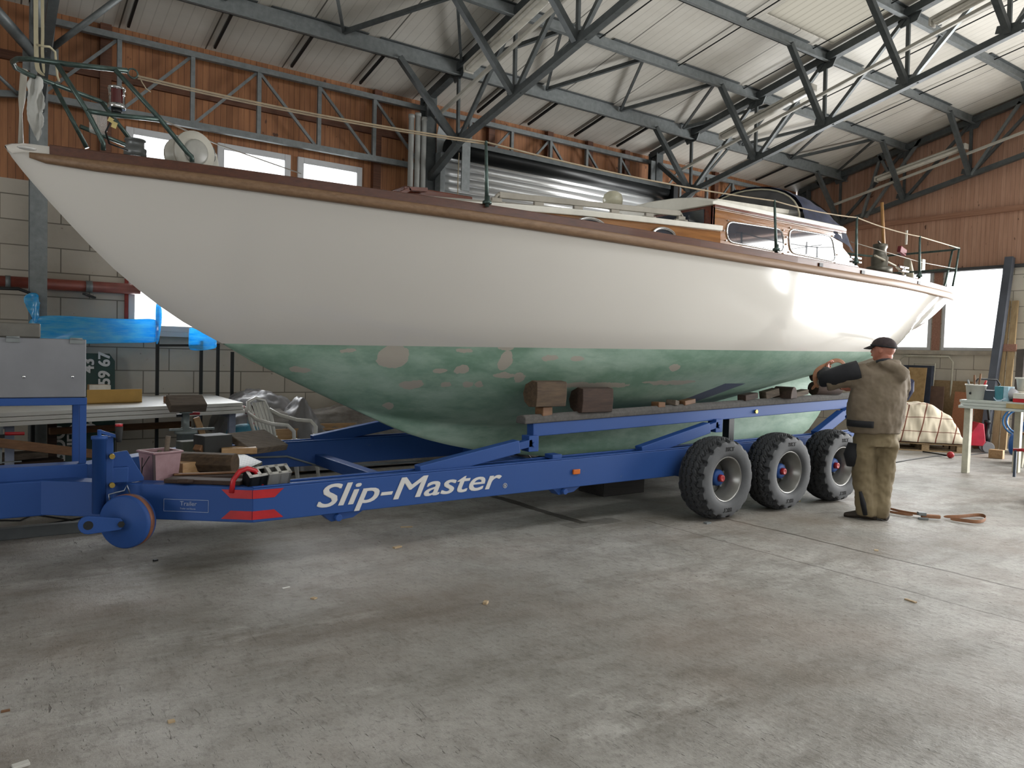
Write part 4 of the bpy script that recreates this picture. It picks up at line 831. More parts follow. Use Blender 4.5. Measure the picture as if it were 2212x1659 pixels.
# ------------------------------------------------------------------ timber and things lying on the trailer
W_OLD = wood('weathered_timber', '6b5f52', '4a4037', .85, (1, 9, 9), 4, 0, .3); W_DARK = wood('dark_old_timber', '46342a', '2e211b', .85, (1, 9, 9), 4, 0, .3)
W_NEW = wood('fresh_pine', 'b3926a', '96744e', .6, (1, 10, 10), 3); W_MID = wood('brown_timber', '7d5a3c', '5f4129', .7, (1, 10, 10), 3); W_LOG = wood('split_log', '5a4936', '3d3024', .85, (.8, 7, 7), 5, 0, .35)
RZ_ = lambda a: Matrix.Rotation(radians(a), 3, 'Z')
def block(name, label, cat, base, d, rz, m, group=None, tilt=None, bev=.006, rough=True):
    """a cut block standing on its base point"""
    R = RZ_(rz)
    if tilt: R = R @ Matrix.Rotation(radians(tilt[1]), 3, tilt[0])
    g = MB().box((0, 0, 0), d, R); lo = min(v.z for v in g.v); g.v = [v+V(base)-V((0, 0, lo)) for v in g.v]
    return tag(g.go(name, m, None, bev), label, cat, group)
def log_piece(name, label, cat, base, r, L, rz, m, group=None, half_=False, flat=False):
    n = 18; pr = [(r*cos(2*pi*k/n)*(1+.05*sin(3*k)), r*sin(2*pi*k/n)*(1+.04*cos(2*k))) for k in range(n)]
    if half_: pr = [(r*cos(pi*k/(n-1)), r*sin(pi*k/(n-1))*.95) for k in range(n)]
    if flat: pr = [(-.075, -.105), (.02, -.11), (.08, -.07), (.1, .0), (.07, .075), (-.01, .11), (-.08, .10), (-.085, .0)]
    u = RZ_(rz) @ V((1, 0, 0)); v = V((0, 0, 1)); w_ = u.cross(v)
    z0 = min(p[1] for p in pr); return tag(MB().prism(pr, V(base)-w_*(L/2)-V((0, 0, z0)), u, v, w_*L).go(name, m, None, .006), label, cat, group)
PZ = .517
B = thing('bucket', 'square faded pink bucket full of sticks on the front of the trailer', 'bucket', at(345, 1040, Z=PZ))
c = WL[B].copy(); R = RZ_(19); M_PINK = mat('faded_pink_plastic', '9a7c80', .55, 0, .16, 9, h2='84656a')
def sq(h, z): return [c+R @ V((sx*h, sy*h, z)) for sx, sy in ((-1, -1), (1, -1), (1, 1), (-1, 1))]
g = MB(); g.loft([sq(.084, 0), sq(.101, .205), sq(.111, .205), sq(.111, .22), sq(.094, .22), sq(.078, .012)], sm=False); g.go('bucket_body', M_PINK, B, .006)
MB().bar(c+R @ V((-.085, -.085, .005)), c+R @ V((-.102, -.102, .205)), .016, .016).go('worn_corner', mat('grimy_corner', '4a3d3f', .7), B)
MB().tube([c+R @ V((-.104, -.05, .19)), c+R @ V((-.15, -.05, .12)), c+R @ V((-.14, -.02, .07)), c+R @ V((-.10, .05, .17))], .003, 5).go('wire_handle', M_DARK, B)
for k, (a, b, z) in enumerate(((.03, .03, .29), (-.02, .05, .19), (.04, -.02, .18))):
    p = c+V((a, b, .02)); g = MB().cyl(p, p+V((.03, .01, z)), .017-.004*k, n=9)
    tag(g.go('wooden_stick', W_OLD), ('thick round stick poking out of the pink bucket', 'short stick inside the pink bucket, left one', 'short stick inside the pink bucket, front one')[k], 'stick', 'sticks in the bucket')
P_ = lambda x, y, z=PZ: at(x, y, Z=z)
log_piece('round_log', 'round grey-brown log lying behind the pink bucket', 'log', P_(452, 1026)+V((0, .05, 0)), .080, .42, 52, W_LOG)
block('timber_block', 'pale wood block between the pink bucket and the round log', 'wood block', P_(408, 1027)+V((0, .05, 0)), (.2, .16, .1), 25, W_NEW)
block('timber_block', 'black-painted block on the far beam behind the round log', 'wood block', at(463, 980, Z=.60)+V((0, .05, 0)), (.24, .18, .15), 15, mat('black_painted_block', '2c2d2c', .75, 0, .2, 9, .1))
block('timber_block', 'grey-green plank end left of the black-painted block', 'wood block', at(418, 985, Z=PZ)+V((0, .04, 0)), (.24, .12, .13), 12, mat('greenish_old_plank', '5a5d54', .8, 0, .2, 9))
block('timber_block', 'small tilted brown offcut leaning against the round log', 'wood block', at(437, 990, Z=PZ+.05), (.13, .08, .05), 30, W_MID, None, ('Y', 35))
block('timber_block', 'flat fresh-sawn pine block on the far beam, right of the black block', 'wood block', at(516, 979, Z=.60), (.27, .14, .05), -12, W_NEW)
block('weathered_plank', 'wide weathered plank lying tilted over the far beam', 'plank', at(556, 975, Z=.585), (.42, .30, .055), 28, W_OLD, None, ('X', 22))
block('timber_plank', 'long brown plank lying on the walkway beside the pink bucket', 'plank', P_(462, 1045)+V((.06, .1, 0)), (.6, .11, .045), -12, W_DARK)
block('timber_plank', 'dark wide board lying along the front beam beside the pink bucket', 'plank', (1.27, 5.2, .572), (.5, .12, .028), 143, W_DARK)
block('timber_plank', 'thin pale batten lying on the long brown plank', 'plank', P_(465, 1045)+V((.06, .12, .047)), (.6, .035, .014), -10, W_MID)
block('timber_block', 'small dark wedge in front of the pink bucket on the front beam', 'wood block', at(402, 1047, Z=.575), (.14, .07, .025), 60, W_DARK, None, ('Y', 10))
def hollow(name, label, base, rz, m, mtop, d=(.15, .10, .105), tilt=26):
    t_ = thing(name, label, 'block', base, 'hollow blocks'); R = RZ_(rz); L, W, H = d; g = MB(); c = V(base)
    for a in (-1, 0, 1): g.box(c+R @ V((a*(L/2-.008), 0, H/2)), (.016, W, H), R)
    for a in (-1, 1): g.box(c+R @ V((0, a*(W/2-.008), H/2)), (L, .016, H), R)
    g.box(c+V((0, 0, .01)), (L*.98, W*.98, .02), R); g.go('shell', m, t_); g = MB()
    for a in (-1, 0, 1): g.box(c+R @ V((a*(L/2-.010), 0, H+.002)), (.022, W+.004, .005), R)
    for a in (-1, 1): g.box(c+R @ V((0, a*(W/2-.010), H+.002)), (L+.004, .022, .005), R)
    g.go('rim', mtop, t_); t_.rotation_euler = (radians(tilt), 0, 0); t_.location.z += .025
M_BRT = mat('bare_bright_metal', 'd6d6d2', .4, .2)
hollow('hollow_block', 'black two-hole block with bright rim behind the red loop', at(557, 1056, Z=.56)+V((.02, .11, -.02)), 8, M_DARK, M_BRT)
hollow('hollow_block', 'grey two-hole block, right one of the pair behind the red loop', at(606, 1052, Z=.56)+V((0, .10, -.01)), 4, mat('grey_cast_block', '7c7d7b', .6, .2), mat('pale_block_rim', 'b5b5b0', .5, .2))
# wedges between the support rail and the hull
rail = lambda x: 1.0+.034*(x-5.6)
def onrail(px, d, rz, m, label, tilt=None, name='wood_wedge', group='wedges on the near support rail', dy=0.0, lift=0.0):
    p = at(px, 880, Y=5.02); x = p.x; return block(name, label, 'wedge', (x, 5.04+dy, rail(x)-.055+.075+lift), d, rz, m, group, tilt)
onrail(1178, (.11, .1, .075), 5, W_MID, 'small square block under the front half-log on the support rail')
p = at(1180, 857, Y=5.02); log_piece('half_log', 'front split half-log standing on a small block against the hull', 'log', (p.x, 5.03, rail(p.x)+.095), .11, .33, 93, W_LOG, 'half-logs against the hull', False, True)
p = at(1280, 868, Y=5.02); log_piece('half_log', 'dark half-log lying directly on the support rail, second from the bow', 'log', (p.x, 5.03, rail(p.x)+.02), .11, .36, 91, W_DARK, 'half-logs against the hull', False, True)
for px, d, rz, m, lb, tl in ((1425, (.09, .1, .05), 0, W_MID, 'orange-brown wedge on the support rail, first after the half-logs', None), (1456, (.10, .1, .05), 20, W_OLD, 'grey wedge on the support rail, second after the half-logs', ('Y', 8)), (1486, (.18, .09, .045), 8, W_MID, 'flat brown wedge on the support rail left of the grey plate', ('Y', -6)),
                             (1618, (.24, .1, .06), 6, W_DARK, 'long dark wedge on the support rail, right of the grey plate', ('Y', -6)), (1664, (.2, .1, .08), -8, W_OLD, 'thick wedge with a knot on the support rail, left of the half-disc', ('Y', -12)), (1728, (.22, .1, .055), 0, W_OLD, 'flat grey wedge on the support rail, right of the half-disc', ('Y', -8))):
    onrail(px, d, rz, m, lb, tl)
p = at(1698, 872, Y=5.02); log_piece('log_slice', 'half-round log slice standing on the support rail near the wheels', 'log', (p.x, 5.04, rail(p.x)+.02), .13, .2, 20, W_DARK, None, True)
p = at(1782, 872, Y=5.02); tag(MB().cyl((p.x-.2, 5.05, rail(p.x)+.095), (p.x+.22, 5.0, rail(p.x)+.10), .078, n=16).go('round_log', W_DARK, None, .006), 'dark round log lying on the support rail in front of the man', 'log')
p = at(1768, 845, Y=5.06); log_piece('log_slice', 'dark log slice balanced on the round log in front of the man', 'log', (p.x, 5.06, rail(p.x)+.175), .1, .16, 10, W_DARK)
block('keel_block', 'heavy dark timber block on the floor under the trailer', 'block', (5.72, 6.1, 0), (.6, .4, .19), 0, wood('tarred_timber', '26221f', '191716', .85))
# ------------------------------------------------------------------ left background
t_ = thing('work_table', 'long table of stacked white panels behind the trailer nose', 'table', (1, 8.8, 0)); M_WHP = mat('white_panel_board', 'c4c3bd', .4, 0, .08, 3)
A, Bc, Cc, Dd = V((2.48, 8.5, 0)), V((2.53, 10.05, 0)), V((-1.6, 8.85, 0)), V((-1.6, 7.05, 0))
for k, z in enumerate((.772, .812, .852)): MB().prism([(p.x, p.y) for p in (A, Bc, Cc, Dd)], (-.012*k, .008*(k % 2), z-.036), (1, 0, 0), (0, 1, 0), (0, 0, .036)).go('panel', M_WHP, t_, .003)
M_LEG = mat('blue_grey_table_leg', '7f8698', .5)
for p in ((2.36, 8.58), (2.28, 9.75), (.3, 7.95), (.2, 9.2), (-1.4, 7.3)): MB().bb((p[0]-.035, p[1]-.035, 0), (p[0]+.035, p[1]+.035, .735)).go('leg', M_LEG, t_, .004)
for x in (2.35, .25): MB().bar((x, 8.0 if x < 1 else 8.6, .71), (x-.05, 9.1 if x < 1 else 9.8, .71), .05).go('cross_rail', M_LEG, t_)
g = MB(); o = V((.96, 8.55, .855))
g.prism([(0, 0), (.52, .14), (.52, .152), (0, .012)], o, (1, 0, 0), (0, 1, 0), (0, 0, .14)); g.prism([(0, 0), (.52, .14), (.48, .26), (-.03, .12)], o, (1, 0, 0), (0, 1, 0), (0, 0, .012)); tag(g.go('angle_profile', mat('ochre_angle_profile', 'b08a45', .5, 0, .1)), 'ochre yellow angle profile lying on the white panels', 'profile')
t_ = thing('cardboard_box', 'small cardboard box on the white panels in front of the green sign', 'box', (1.15, 9.0, .853)); MB().bb((1.03, 8.96, .853), (1.22, 9.15, 1.02)).go('carton', mat('brown_cardboard', '9a7a55', .75), t_); MB().bb((1.028, 8.955, .94), (1.225, 8.97, 1.022)).go('label_strip', mat('white_paper', 'd2d0c8', .7), t_)
t_ = thing('sign_board', 'dark green sign board with white lettering leaning on the wall behind the table', 'sign', (1.13, 10.3, 0))
M_SIGN = mat('dark_green_sign', '173a34', .45, 0, .1, 4)
MB().prism([(-.33, 0), (.33, 0), (.33, 1.24), (.27, 1.33), (-.33, 1.33)], (1.13, 10.28, .0), (1, 0, 0), (0, .06, 1), (0, .02, 0)).go('panel', M_SIGN, t_)
for txt, x, z, sz in (('BOOTS-MC', .93, .06, .19), ('HEINRIH', 1.07, .16, .17), ('04 86', 1.25, .40, .19), ('43', 1.23, 1.10, .17), ('77', 1.40, .64, .19), ('59 67', 1.40, .95, .175)):
    text_mb(txt, sz, (x, 10.262+.06*z, z), (0, .06, 1), (-1, 0, 0), .002, .006).go('lettering', M_WHITE, t_)
# blue film and black rack
t_ = thing('pipe_rack', 'black steel post rack standing behind the white table', 'rack', (2, 10.2, 0))
yk = 10.02
for a, b in ((341, 660), (435, 735), (471, 742), (502, 760), (72, 640)):
    p = at(a, b, Y=yk); MB().bb((p.x-.018, yk-.018, 0), (p.x+.018, yk+.018, p.z)).go('post', M_DARK, t_)
p, q = at(343, 746, Y=yk), at(435, 746, Y=yk); MB().bar(p, q, .03).go('cross_bar', M_DARK, t_); p = at(-20, 622, Y=yk); MB().tube([p, at(40, 624, Y=yk), at(62, 632, Y=yk), at(72, 650, Y=yk)], .018, 8).go('bent_bar', M_DARK, t_)
t = NT('blue_plastic_film'); df = t.n('BsdfDiffuse'); tl_ = t.n('BsdfTranslucent'); tp = t.n('BsdfTransparent'); gl = t.n('BsdfGlossy'); gl.inputs['Roughness'].default_value = .2
n = t.noise(3, 5, .7, (1, 1, 7)); col = t.mix(t.ramp(n, .4, .62), lin('2cc0ff'), lin('7ae0ff')); t.l(col, df.inputs[0]); t.l(col, tl_.inputs[0]); tp.inputs[0].default_value = lin('66c6fa')
m1 = t.n('MixShader'); m1.inputs[0].default_value = .45; t.l(df.outputs[0], m1.inputs[1]); t.l(tl_.outputs[0], m1.inputs[2]); m2 = t.n('MixShader'); m2.inputs[0].default_value = .22; t.l(m1.outputs[0], m2.inputs[1]); t.l(tp.outputs[0], m2.inputs[2])
m3 = t.n('MixShader'); m3.inputs[0].default_value = .06; t.l(m2.outputs[0], m3.inputs[1]); t.l(gl.outputs[0], m3.inputs[2]); t.l(m3.outputs[0], t.out.inputs[0]); M_FILMB = t.m
def sheet(name, label, cat, rows, m, fold=.02, par=None, sub=2, seed=.25):
    """a hanging sheet through rows of points"""
    g = MB().loft(rows, False, False); o = g.go(name, m, par); sm(o, sub)
    if fold: crumple(o, fold, seed)
    s_ = o.modifiers.new('thickness', 'SOLIDIFY'); s_.thickness = .003
    return tag(o, label, cat) if par is None else o
yf = yk-.05
R1 = [[at(x, yt+(yb_-yt)*k/4, Y=yf-.03*sin(i*1.3+k)) for k in range(5)] for i, (x, yt, yb_) in enumerate(((62, 690, 745), (90, 680, 746), (160, 683, 744), (230, 688, 741), (300, 690, 741), (342, 688, 740)))]
sheet('plastic_film', 'wide band of blue plastic film stretched behind the grey metal box', 'film', R1, M_FILMB, .03)
R1 = [[at(x+dx*k, yt+(yb_-yt)*k/4, Y=yf-.04-.03*sin(i*2+k)) for k in range(5)] for i, (x, yt, yb_, dx) in enumerate(((50, 645, 665, 2), (58, 633, 690, 3), (72, 632, 700, 1), (82, 633, 695, 0), (86, 650, 660, 0)))]
sheet('plastic_film', 'crumpled tuft of blue film tied to the left rack post', 'film', R1, M_FILMB, .06, seed=.12)
R1 = [[at(x, yt+(yb_-yt)*k/4, Y=yf+.01-.02*sin(i*2+k)) for k in range(5)] for i, (x, yt, yb_) in enumerate(((408, 705, 757), (425, 712, 757), (445, 720, 757), (468, 730, 752)))]
sheet('plastic_film', 'short hanging piece of blue film right under the bow', 'film', R1, M_FILMB, .04)
R1 = [[at(x, yt+(yb_-yt)*k/4, Y=yf-.02) for k in range(5)] for x, yt, yb_ in ((336, 655, 745), (343, 652, 745), (350, 668, 690))]
sheet('plastic_film', 'narrow blue film strip wrapped up the tall rack post', 'film', R1, M_FILMB, .02)
# grey metal box on the trailer carrier
t_ = thing('metal_box', 'large dented grey metal box standing on the blue carrier at the left edge', 'box', (0, 6.05, z1)); M_BOXM = mat('dull_grey_metal', '7d7f84', .45, .35, .12, 2.5)
bx1, bt = at(187, 735, Y=yb).x, at(100, 731, Y=yb).z; b0 = z1+.002
MB().bb((-1.0, yb+.01, b0), (bx1, yb+.44, bt)).go('box_body', M_BOXM, t_, .006)
g = MB().bb((-1.0, yb+.30, bt), (at(88, 727, Y=yb+.3).x, yb+.42, bt+.10)); g.go('raised_lid', mat('dark_lid_edge', '6a6862', .5, .3), t_, .01)
for x in (28, 165):
    p = at(x, 733, Y=yb); MB().box((p.x, yb+.005, bt-.012), (.075, .012, .035)).cyl((p.x-.035, yb, bt+.002), (p.x+.035, yb, bt+.002), .007, n=8).go('hinge', M_GALV, t_)
for x in (52, 157): p = at(x, 814, Y=yb); MB().ball((p.x, yb+.008, p.z), (.010, .006, .010), 10).go('rivet', M_CHROME, t_)
# things under and beside the table
def jackstand(x, y):
    t_ = thing('jack_stand', 'grey screw jack stand carrying a tilted dark wood block', 'jack', (x, y, 0)); m = mat('grey_jack_paint', '77807f', .5, .2)
    MB().lathe([(.16, 0), (.16, .02), (.085, .03), (.085, .60), (.105, .60), (.105, .63), (.05, .63), (.05, .66), (.032, .66), (.032, .80), (.06, .80), (.06, .815), (.003, .815)], (x, y, 0), n=22).go('jack_body', m, t_)
    MB().bar((x-.16, y-.03, .645), (x+.26, y-.02, .645), .02).go('turning_bar', m, t_)
jackstand(1.74, 7.9)
block('jack_block', 'tilted dark weathered block lying on top of the grey jack stand', 'wood block', (1.74, 7.9, .815), (.34, .19, .085), 4, W_OLD, None, ('X', 28))
block('timber_block', 'small red-brown block lying behind the tilted block on the jack', 'wood block', (1.83, 8.62, .853), (.3, .09, .07), 8, W_MID)
block('timber_batten', 'upright pine batten leaning beside the grey table leg', 'batten', (2.0, 8.05, 0), (.06, .045, .78), 0, W_NEW, None, ('Y', -20))
def plank(name, label, cat, a, b, w_, h, m, group=None): return tag(MB().bar(a, b, w_, h).go(name, m, None, .004), label, cat, group)
plank('timber_batten', 'long brown batten slanting under the white table at the left', 'batten', (-.6, 7.30, .80), (1.05, 7.75, .44), .05, .075, W_MID)
plank('timber_plank', 'dark red-brown plank standing upright under the table near the green sign', 'plank', (.75, 9.6, 0), (.75, 9.65, .76), .09, .05, W_DARK)
plank('spruce_pole', 'brown wooden pole lying level under the white table', 'pole', (.7, 9.3, .52), (2.15, 9.55, .53), .07, .07, W_MID)
plank('timber_plank', 'pale board lying on the low shelf under the table at the left edge', 'plank', (-1.2, 8.3, .34), (.62, 8.75, .36), .2, .06, W_OLD)
plank('timber_plank', 'dark board carrying the pale board under the table', 'plank', (-1.2, 8.35, .17), (.75, 8.80, .18), .25, .25, W_DARK)
for n_, (x, y, z, ln) in enumerate(((10, 937, 0, .3), (400, 893, 0, .3))):
    y_ = 7.62 if n_ == 0 else 8.0; c = at(x, y, Y=y_); t_ = thing('bar_clamp', 'bar clamp with red handle ' + ('hanging under the table at the left edge' if n_ == 0 else 'behind the grey jack stand'), 'clamp', c-V((0, 0, .25)), 'bar clamps')
    MB().cyl(c, c+V((.14, .02, -.005)), .015, n=10).go('handle', M_RED, t_, .003); MB().bar(c+V((-.02, 0, .06)), c+V((-.03, 0, -.25)), .02, .01).bar(c+V((-.03, 0, -.24)), c+V((.12, .02, -.24)), .02, .01).go('clamp_bar', M_GALV, t_)
    MB().bar(c+V((.0, 0, -.02)), c+V((-.08, 0, -.02)), .03, .03).go('jaw', M_DARK, t_)
t_ = thing('steel_beam', 'dark grey steel beam lying on the floor under the trailer drawbar', 'beam', (-.4, 6.75, 0))
MB().bb((-2, 6.66, 0), (1.1, 6.73, .085)).go('beam', mat('grey_primer', '565b5c', .6), t_, .004)
tag(MB().tube([(-.6, 7.2, .008), (.0, 7.5, .008), (.35, 7.3, .008), (.5, 7.6, .008), (.3, 7.75, .008), (.75, 7.05, .008)], .007, 6).go('cable', M_DARK), 'loose black cable on the floor under the drawbar', 'cable')
tag(MB().tube([(-.6, 7.0, .008), (.3, 6.98, .008), (.8, 7.2, .008), (1.6, 7.1, .008)], .006, 6).go('cable', M_DARK), 'straight black cable on the floor beside the grey steel beam', 'cable')
# white plastic garden chair
M_PLAS = mat('white_garden_plastic', 'c6c5be', .4, 0, .06); t_ = thing('garden_chair', 'white plastic garden chair behind the far trailer beam', 'chair', (2.86, 8.3, 0))
o = V((2.86, 8.3, 0)); F = RZ_(-45)
q = lambda x, y, z: o+F @ V((x, y, z))          # chair faces +x
MB().loft([[q(x, y, .42+.015*(abs(y)/.22)**2-.02*(x < 0)) for y in (-.23, -.12, 0, .12, .23)] for x in (-.22, -.1, .05, .2, .25)], False, False).go('seat', M_PLAS, t_)
g = MB()
for y in (-.15, -.075, 0, .075, .15): g.tube([q(-.21, y*.8, .43), q(-.27, y, .62), q(-.34, y*1.05, .85)], .017, 8, flat=.5)
g.go('back_slats', M_PLAS, t_)
MB().tube([q(-.22, -.2, .44), q(-.29, -.24, .68), q(-.35, -.18, .86), q(-.36, 0, .895), q(-.35, .18, .86), q(-.29, .24, .68), q(-.22, .2, .44)], .021, 8).go('back_frame', M_PLAS, t_)
for s in (-1, 1):
    MB().tube([q(-.31, .225*s, .76), q(-.2, .28*s, .69), q(.0, .29*s, .645), q(.17, .29*s, .64), q(.235, .28*s, .58), q(.24, .27*s, .42)], .021, 8).go('armrest', M_PLAS, t_)
    MB().tube([q(.24, .27*s, .5), q(.24, .25*s, .3), q(.29, .26*s, 0)], [.03, .03, .018], 8).go('leg', M_PLAS, t_); MB().tube([q(-.22, .2*s, .46), q(-.25, .22*s, .25), q(-.33, .24*s, 0)], [.03, .028, .018], 8).go('leg', M_PLAS, t_)
# covered heap
t = NT('grey_dust_sheet'); n = t.noise(4, 6, .7); t.set(t.mix(n, lin('7e7d7d'), lin('5b5a5c')), .45); M_DUST = t.m
t = NT('clear_dusty_film'); n = t.noise(2, 5, .7, (1, 1, 3)); t.set(t.mix(t.ramp(n, .4, .65), lin('8b8884'), lin('5d564f')), .3); M_CLF = t.m
def heap(name, label, cat, X, Y, zf, m, fold, nx=16, ny=8, fs=.2):
    rows = [[V((X[0]+(X[1]-X[0])*i/nx, Y[0]+(Y[1]-Y[0])*j/ny, zf(i/nx, j/ny))) for j in range(ny+1)] for i in range(nx+1)]
    g = MB().loft(rows, False, False); o = g.go(name, m); sm(o, 2); crumple(o, fold, fs); return tag(o, label, cat)
heap('dust_sheet', 'dusty clear plastic film over a long timber pile under the hull', 'sheet', (2.75, 6.6), (8.65, 9.75), lambda a, b: .03+.74*min(1, (1-abs(2*b-1))*2.7)*(1-.15*sin(9*a))*min(1, 12*(1-a)), M_CLF, .12)
t_ = heap('dust_sheet', 'peaked grey cloth draped over the end of the timber pile', 'sheet', (2.95, 3.75), (8.55, 9.35), lambda a, b: .04+.86*max(0, 1-abs(a-.42)*1.75)**.75*min(1, b*2.6)*min(1, (1-b)*5+.2), M_DUST, .12, 14, 10, .16)
heap('dust_sheet', 'shiny silver-grey film bulging over the white table end', 'sheet', (2.45, 3.6), (9.1, 10.0), lambda a, b: .40+.5*sin(pi*min(1, a*1.05))**.5*min(1, b*2+.3), mat('silver_film', '97979a', .4, .1, .2, 5), .15, 12, 8, .2)
plank('boom_spar', 'long varnished boom lying on the covered timber pile', 'spar', at(690, 920, Y=8.85), at(898, 914, Y=8.85), .055, .055, W_NEW)
plank('boom_spar', 'thin pale stick lying below the varnished boom', 'spar', at(690, 927, Y=8.80), at(795, 925, Y=8.80), .025, .025, W_NEW)
block('timber_block', 'pine board standing behind the garden chair seat', 'wood block', (3.02, 8.75, 0), (.55, .05, .52), 8, W_NEW)
c = at(532, 934, Y=8.75); t_ = thing('cushion', 'turquoise bag with a white spotted neck under the white table end', 'bag', c-V((0, 0, .12)))
M_TUR = mat('turquoise_cloth', '3f87a0', .6, 0, .25, 6, .2); t = NT('white_spotted_cloth'); v_ = t.n('TexVoronoi'); v_.inputs['Scale'].default_value = 26; t.l(t.coord(), v_.inputs[0]); t.set(t.mix(t.math('LESS_THAN', v_.outputs['Distance'], .3), lin('d2cdc8'), lin('b3525a')), .7); M_SPOT = t.m
crumple(MB().ball(c+V((-.02, 0, -.02)), (.2, .12, .12), 16).go('bag_body', M_TUR, t_), .05, .1); MB().tube([c+V((.06, 0, .06)), c+V((.06, 0, .16)), c+V((.03, 0, .24)), c+V((-.06, 0, .27))], [.06, .05, .045, .04], 10).go('bag_neck', M_SPOT, t_)
tag(crumple(MB().ball(at(560, 925, Y=9.0), (.10, .08, .2), 14).go('cushion', M_SPOT), .03, .15), 'white cushion with red pattern beside the turquoise bag', 'cushion', 'patterned cushions')
tag(crumple(MB().ball(at(605, 908, Y=9.0), (.26, .1, .09), 14).go('cushion', M_SPOT), .03, .15), 'white cushion with red pattern behind the garden chair', 'cushion', 'patterned cushions')
tag(MB().bb((2.3, 8.15, 0), (2.47, 8.3, .42)).go('paint_tin', M_GALV), 'grey metal canister beside the table leg', 'canister')
# crane straps and rag over the pulpit
def ribbon(pts, w_, m, name, label, cat, side=(1, 0, 0), th=.003, par=None):
    s = V(side).normalized()*w_/2; g = MB().loft([[V(p)-s, V(p)+s] for p in pts], False, False, True); o = g.go(name, m, par)
    md = o.modifiers.new('thickness', 'SOLIDIFY'); md.thickness = th; md.offset = 0; sm(o, 2)
    return tag(o, label, cat) if par is None else o
M_STRAP = mat('cream_strap', 'b9b195', .8, 0, .1); sd = (.81, -.58, 0)
zt_ = roofz(6.3)-.25
p0 = at(76, 0, Y=6.3); p0.z = zt_; ribbon([p0, at(77, 40, Y=6.3), at(78, 145, Y=6.3), at(84, 155, Y=6.3), at(96, 165, Y=6.3)], .035, M_STRAP, 'hoist_strap', 'wide cream strap hanging from the roof over the pulpit, left one', 'strap', sd)
p0 = at(88, 0, Y=6.45); p0.z = roofz(6.45)-.25; ribbon([p0, at(91, 50, Y=6.45), at(93, 75, Y=6.45), at(90, 110, Y=6.45), at(96, 164, Y=6.45)], .026, M_STRAP, 'hoist_strap', 'narrow cream strap hanging from the roof over the pulpit, right one', 'strap', sd)
tag(MB().tube([at(80, 97, Y=6.28), at(95, 100, Y=6.2), at(107, 101, Y=6.25), at(119, 112, Y=6.3), at(121, 135, Y=6.3), at(124, 165, Y=6.3), at(128, 176, Y=6.3)], .008, 6).go('rope_tie', M_STRAP), 'thin cream rope tied around the hanging straps', 'rope')
R1 = [[at(x+dx*k/8*8, yt+(yb_-yt)*k/8, Y=6.3-.03*sin(i*2.1+k*.9)) for k in range(9)] for i, (x, yt, yb_, dx) in enumerate(((63, 164, 255, -.8), (68, 164, 285, .2), (74, 163, 300, .6), (80, 164, 310, .3), (86, 166, 285, .6), (90, 172, 275, .4)))]
t = NT('white_rag'); t.set(lin('b9bab6'), .85); M_RAG = t.m
sheet('white_rag', 'torn white rag hanging from the pulpit rail at the bow', 'rag', R1, M_RAG, .05, seed=.1)
p = at(52, 150, Y=6.6); tag(MB().tube([p, at(47, 215, Y=6.6), at(45, 245, Y=6.6), at(45, 310, Y=6.6)], [.022, .022, .01, .018], 8).go('fluorescent_tube_holder', M_COND), 'grey cylinder hanging behind the pulpit at the left edge', 'tube')
# ------------------------------------------------------------------ right background
tb = thing('trestle_table', 'white work table covered with boxes at the right edge', 'table', (11.6, 4.3, 0)); M_TBL = mat('pale_grey_table_top', 'bcc2bd', .4, 0, .08)
for k, z in enumerate((.935, .975, 1.015)): MB().bb((11.17+.015*k, 2.6, z-.036), (12.2, 5.02-.02*(k % 2), z)).go('panel', M_TBL, tb, .003)
M_TLEG = mat('cream_table_leg', 'c9c6b4', .5)
for x, y in ((11.28, 4.93), (11.28, 2.8), (12.05, 2.8), (12.05, 4.6)): MB().bb((x-.04, y-.04, 0), (x+.04, y+.04, .9)).go('leg', M_TLEG, tb, .003)
MB().bb((11.165, 4.0, .94), (11.172, 4.42, 1.0)).go('masking_tape', mat('tan_tape', 'b5a070', .6), tb)
TZ = 1.017
X_ = 11.42
c = at(2107, 862, X=X_); c.z = TZ; t_ = thing('paint_bucket', 'white plastic bucket holding brushes on the work table', 'bucket', c)
MB().lathe([(.105, 0), (.125, .19), (.135, .19), (.135, .21), (.118, .21), (.10, .015), (.003, .015)], c, n=26).go('bucket_body', mat('white_plastic', 'cfcfc8', .35, 0, .05), t_); MB().bb((c.x-.13, c.y+.01, .07+TZ), (c.x-.112, c.y+.03, TZ+.1)).go('label_square', M_DARK, t_)
for k, (dx, dy, h, m, lb) in enumerate(((.0, .02, .34, W_MID, 'brush with a brown handle standing upright in the white bucket'), (.02, -.03, .36, W_MID, 'second wooden-handled brush, leaning right in the white bucket'), (-.03, .07, .27, M_GALV, 'steel scraper leaning out of the white bucket'), (.03, -.08, .27, M_RED, 'red-handled brush leaning out of the right side of the white bucket'))):
    p = c+V((dx*.5, dy*.6, .05)); q = c+V((dx*1.2, dy*1.4, h)); b = thing('paint_brush', lb, 'brush', p, 'tools in the white bucket'); MB().tube([p, p.lerp(q, .55), p.lerp(q, .8), q], [.008, .010, .015, .012], 8).go('handle', m, b); MB().bar(p, p.lerp(q, .3), .04, .012).go('bristles', M_DARK, b)
def tbox(name, label, x0, x1, y0, dp, m, X=X_, par=None):
    a, b = at(x0, 862, X=X), at(x1, 862, X=X); h = at(x0, y0, X=X).z; z = TZ
    return MB().bb((X, b.y, z), (X+dp, a.y, max(h, z+.03)))
t_ = tag(tbox('b', '', 2113, 2147, 842, .2, None).go('small_box', mat('dark_slate_box', '3c4550', .5), None, .004), 'dark slate-blue box next to the white bucket on the work table', 'box')
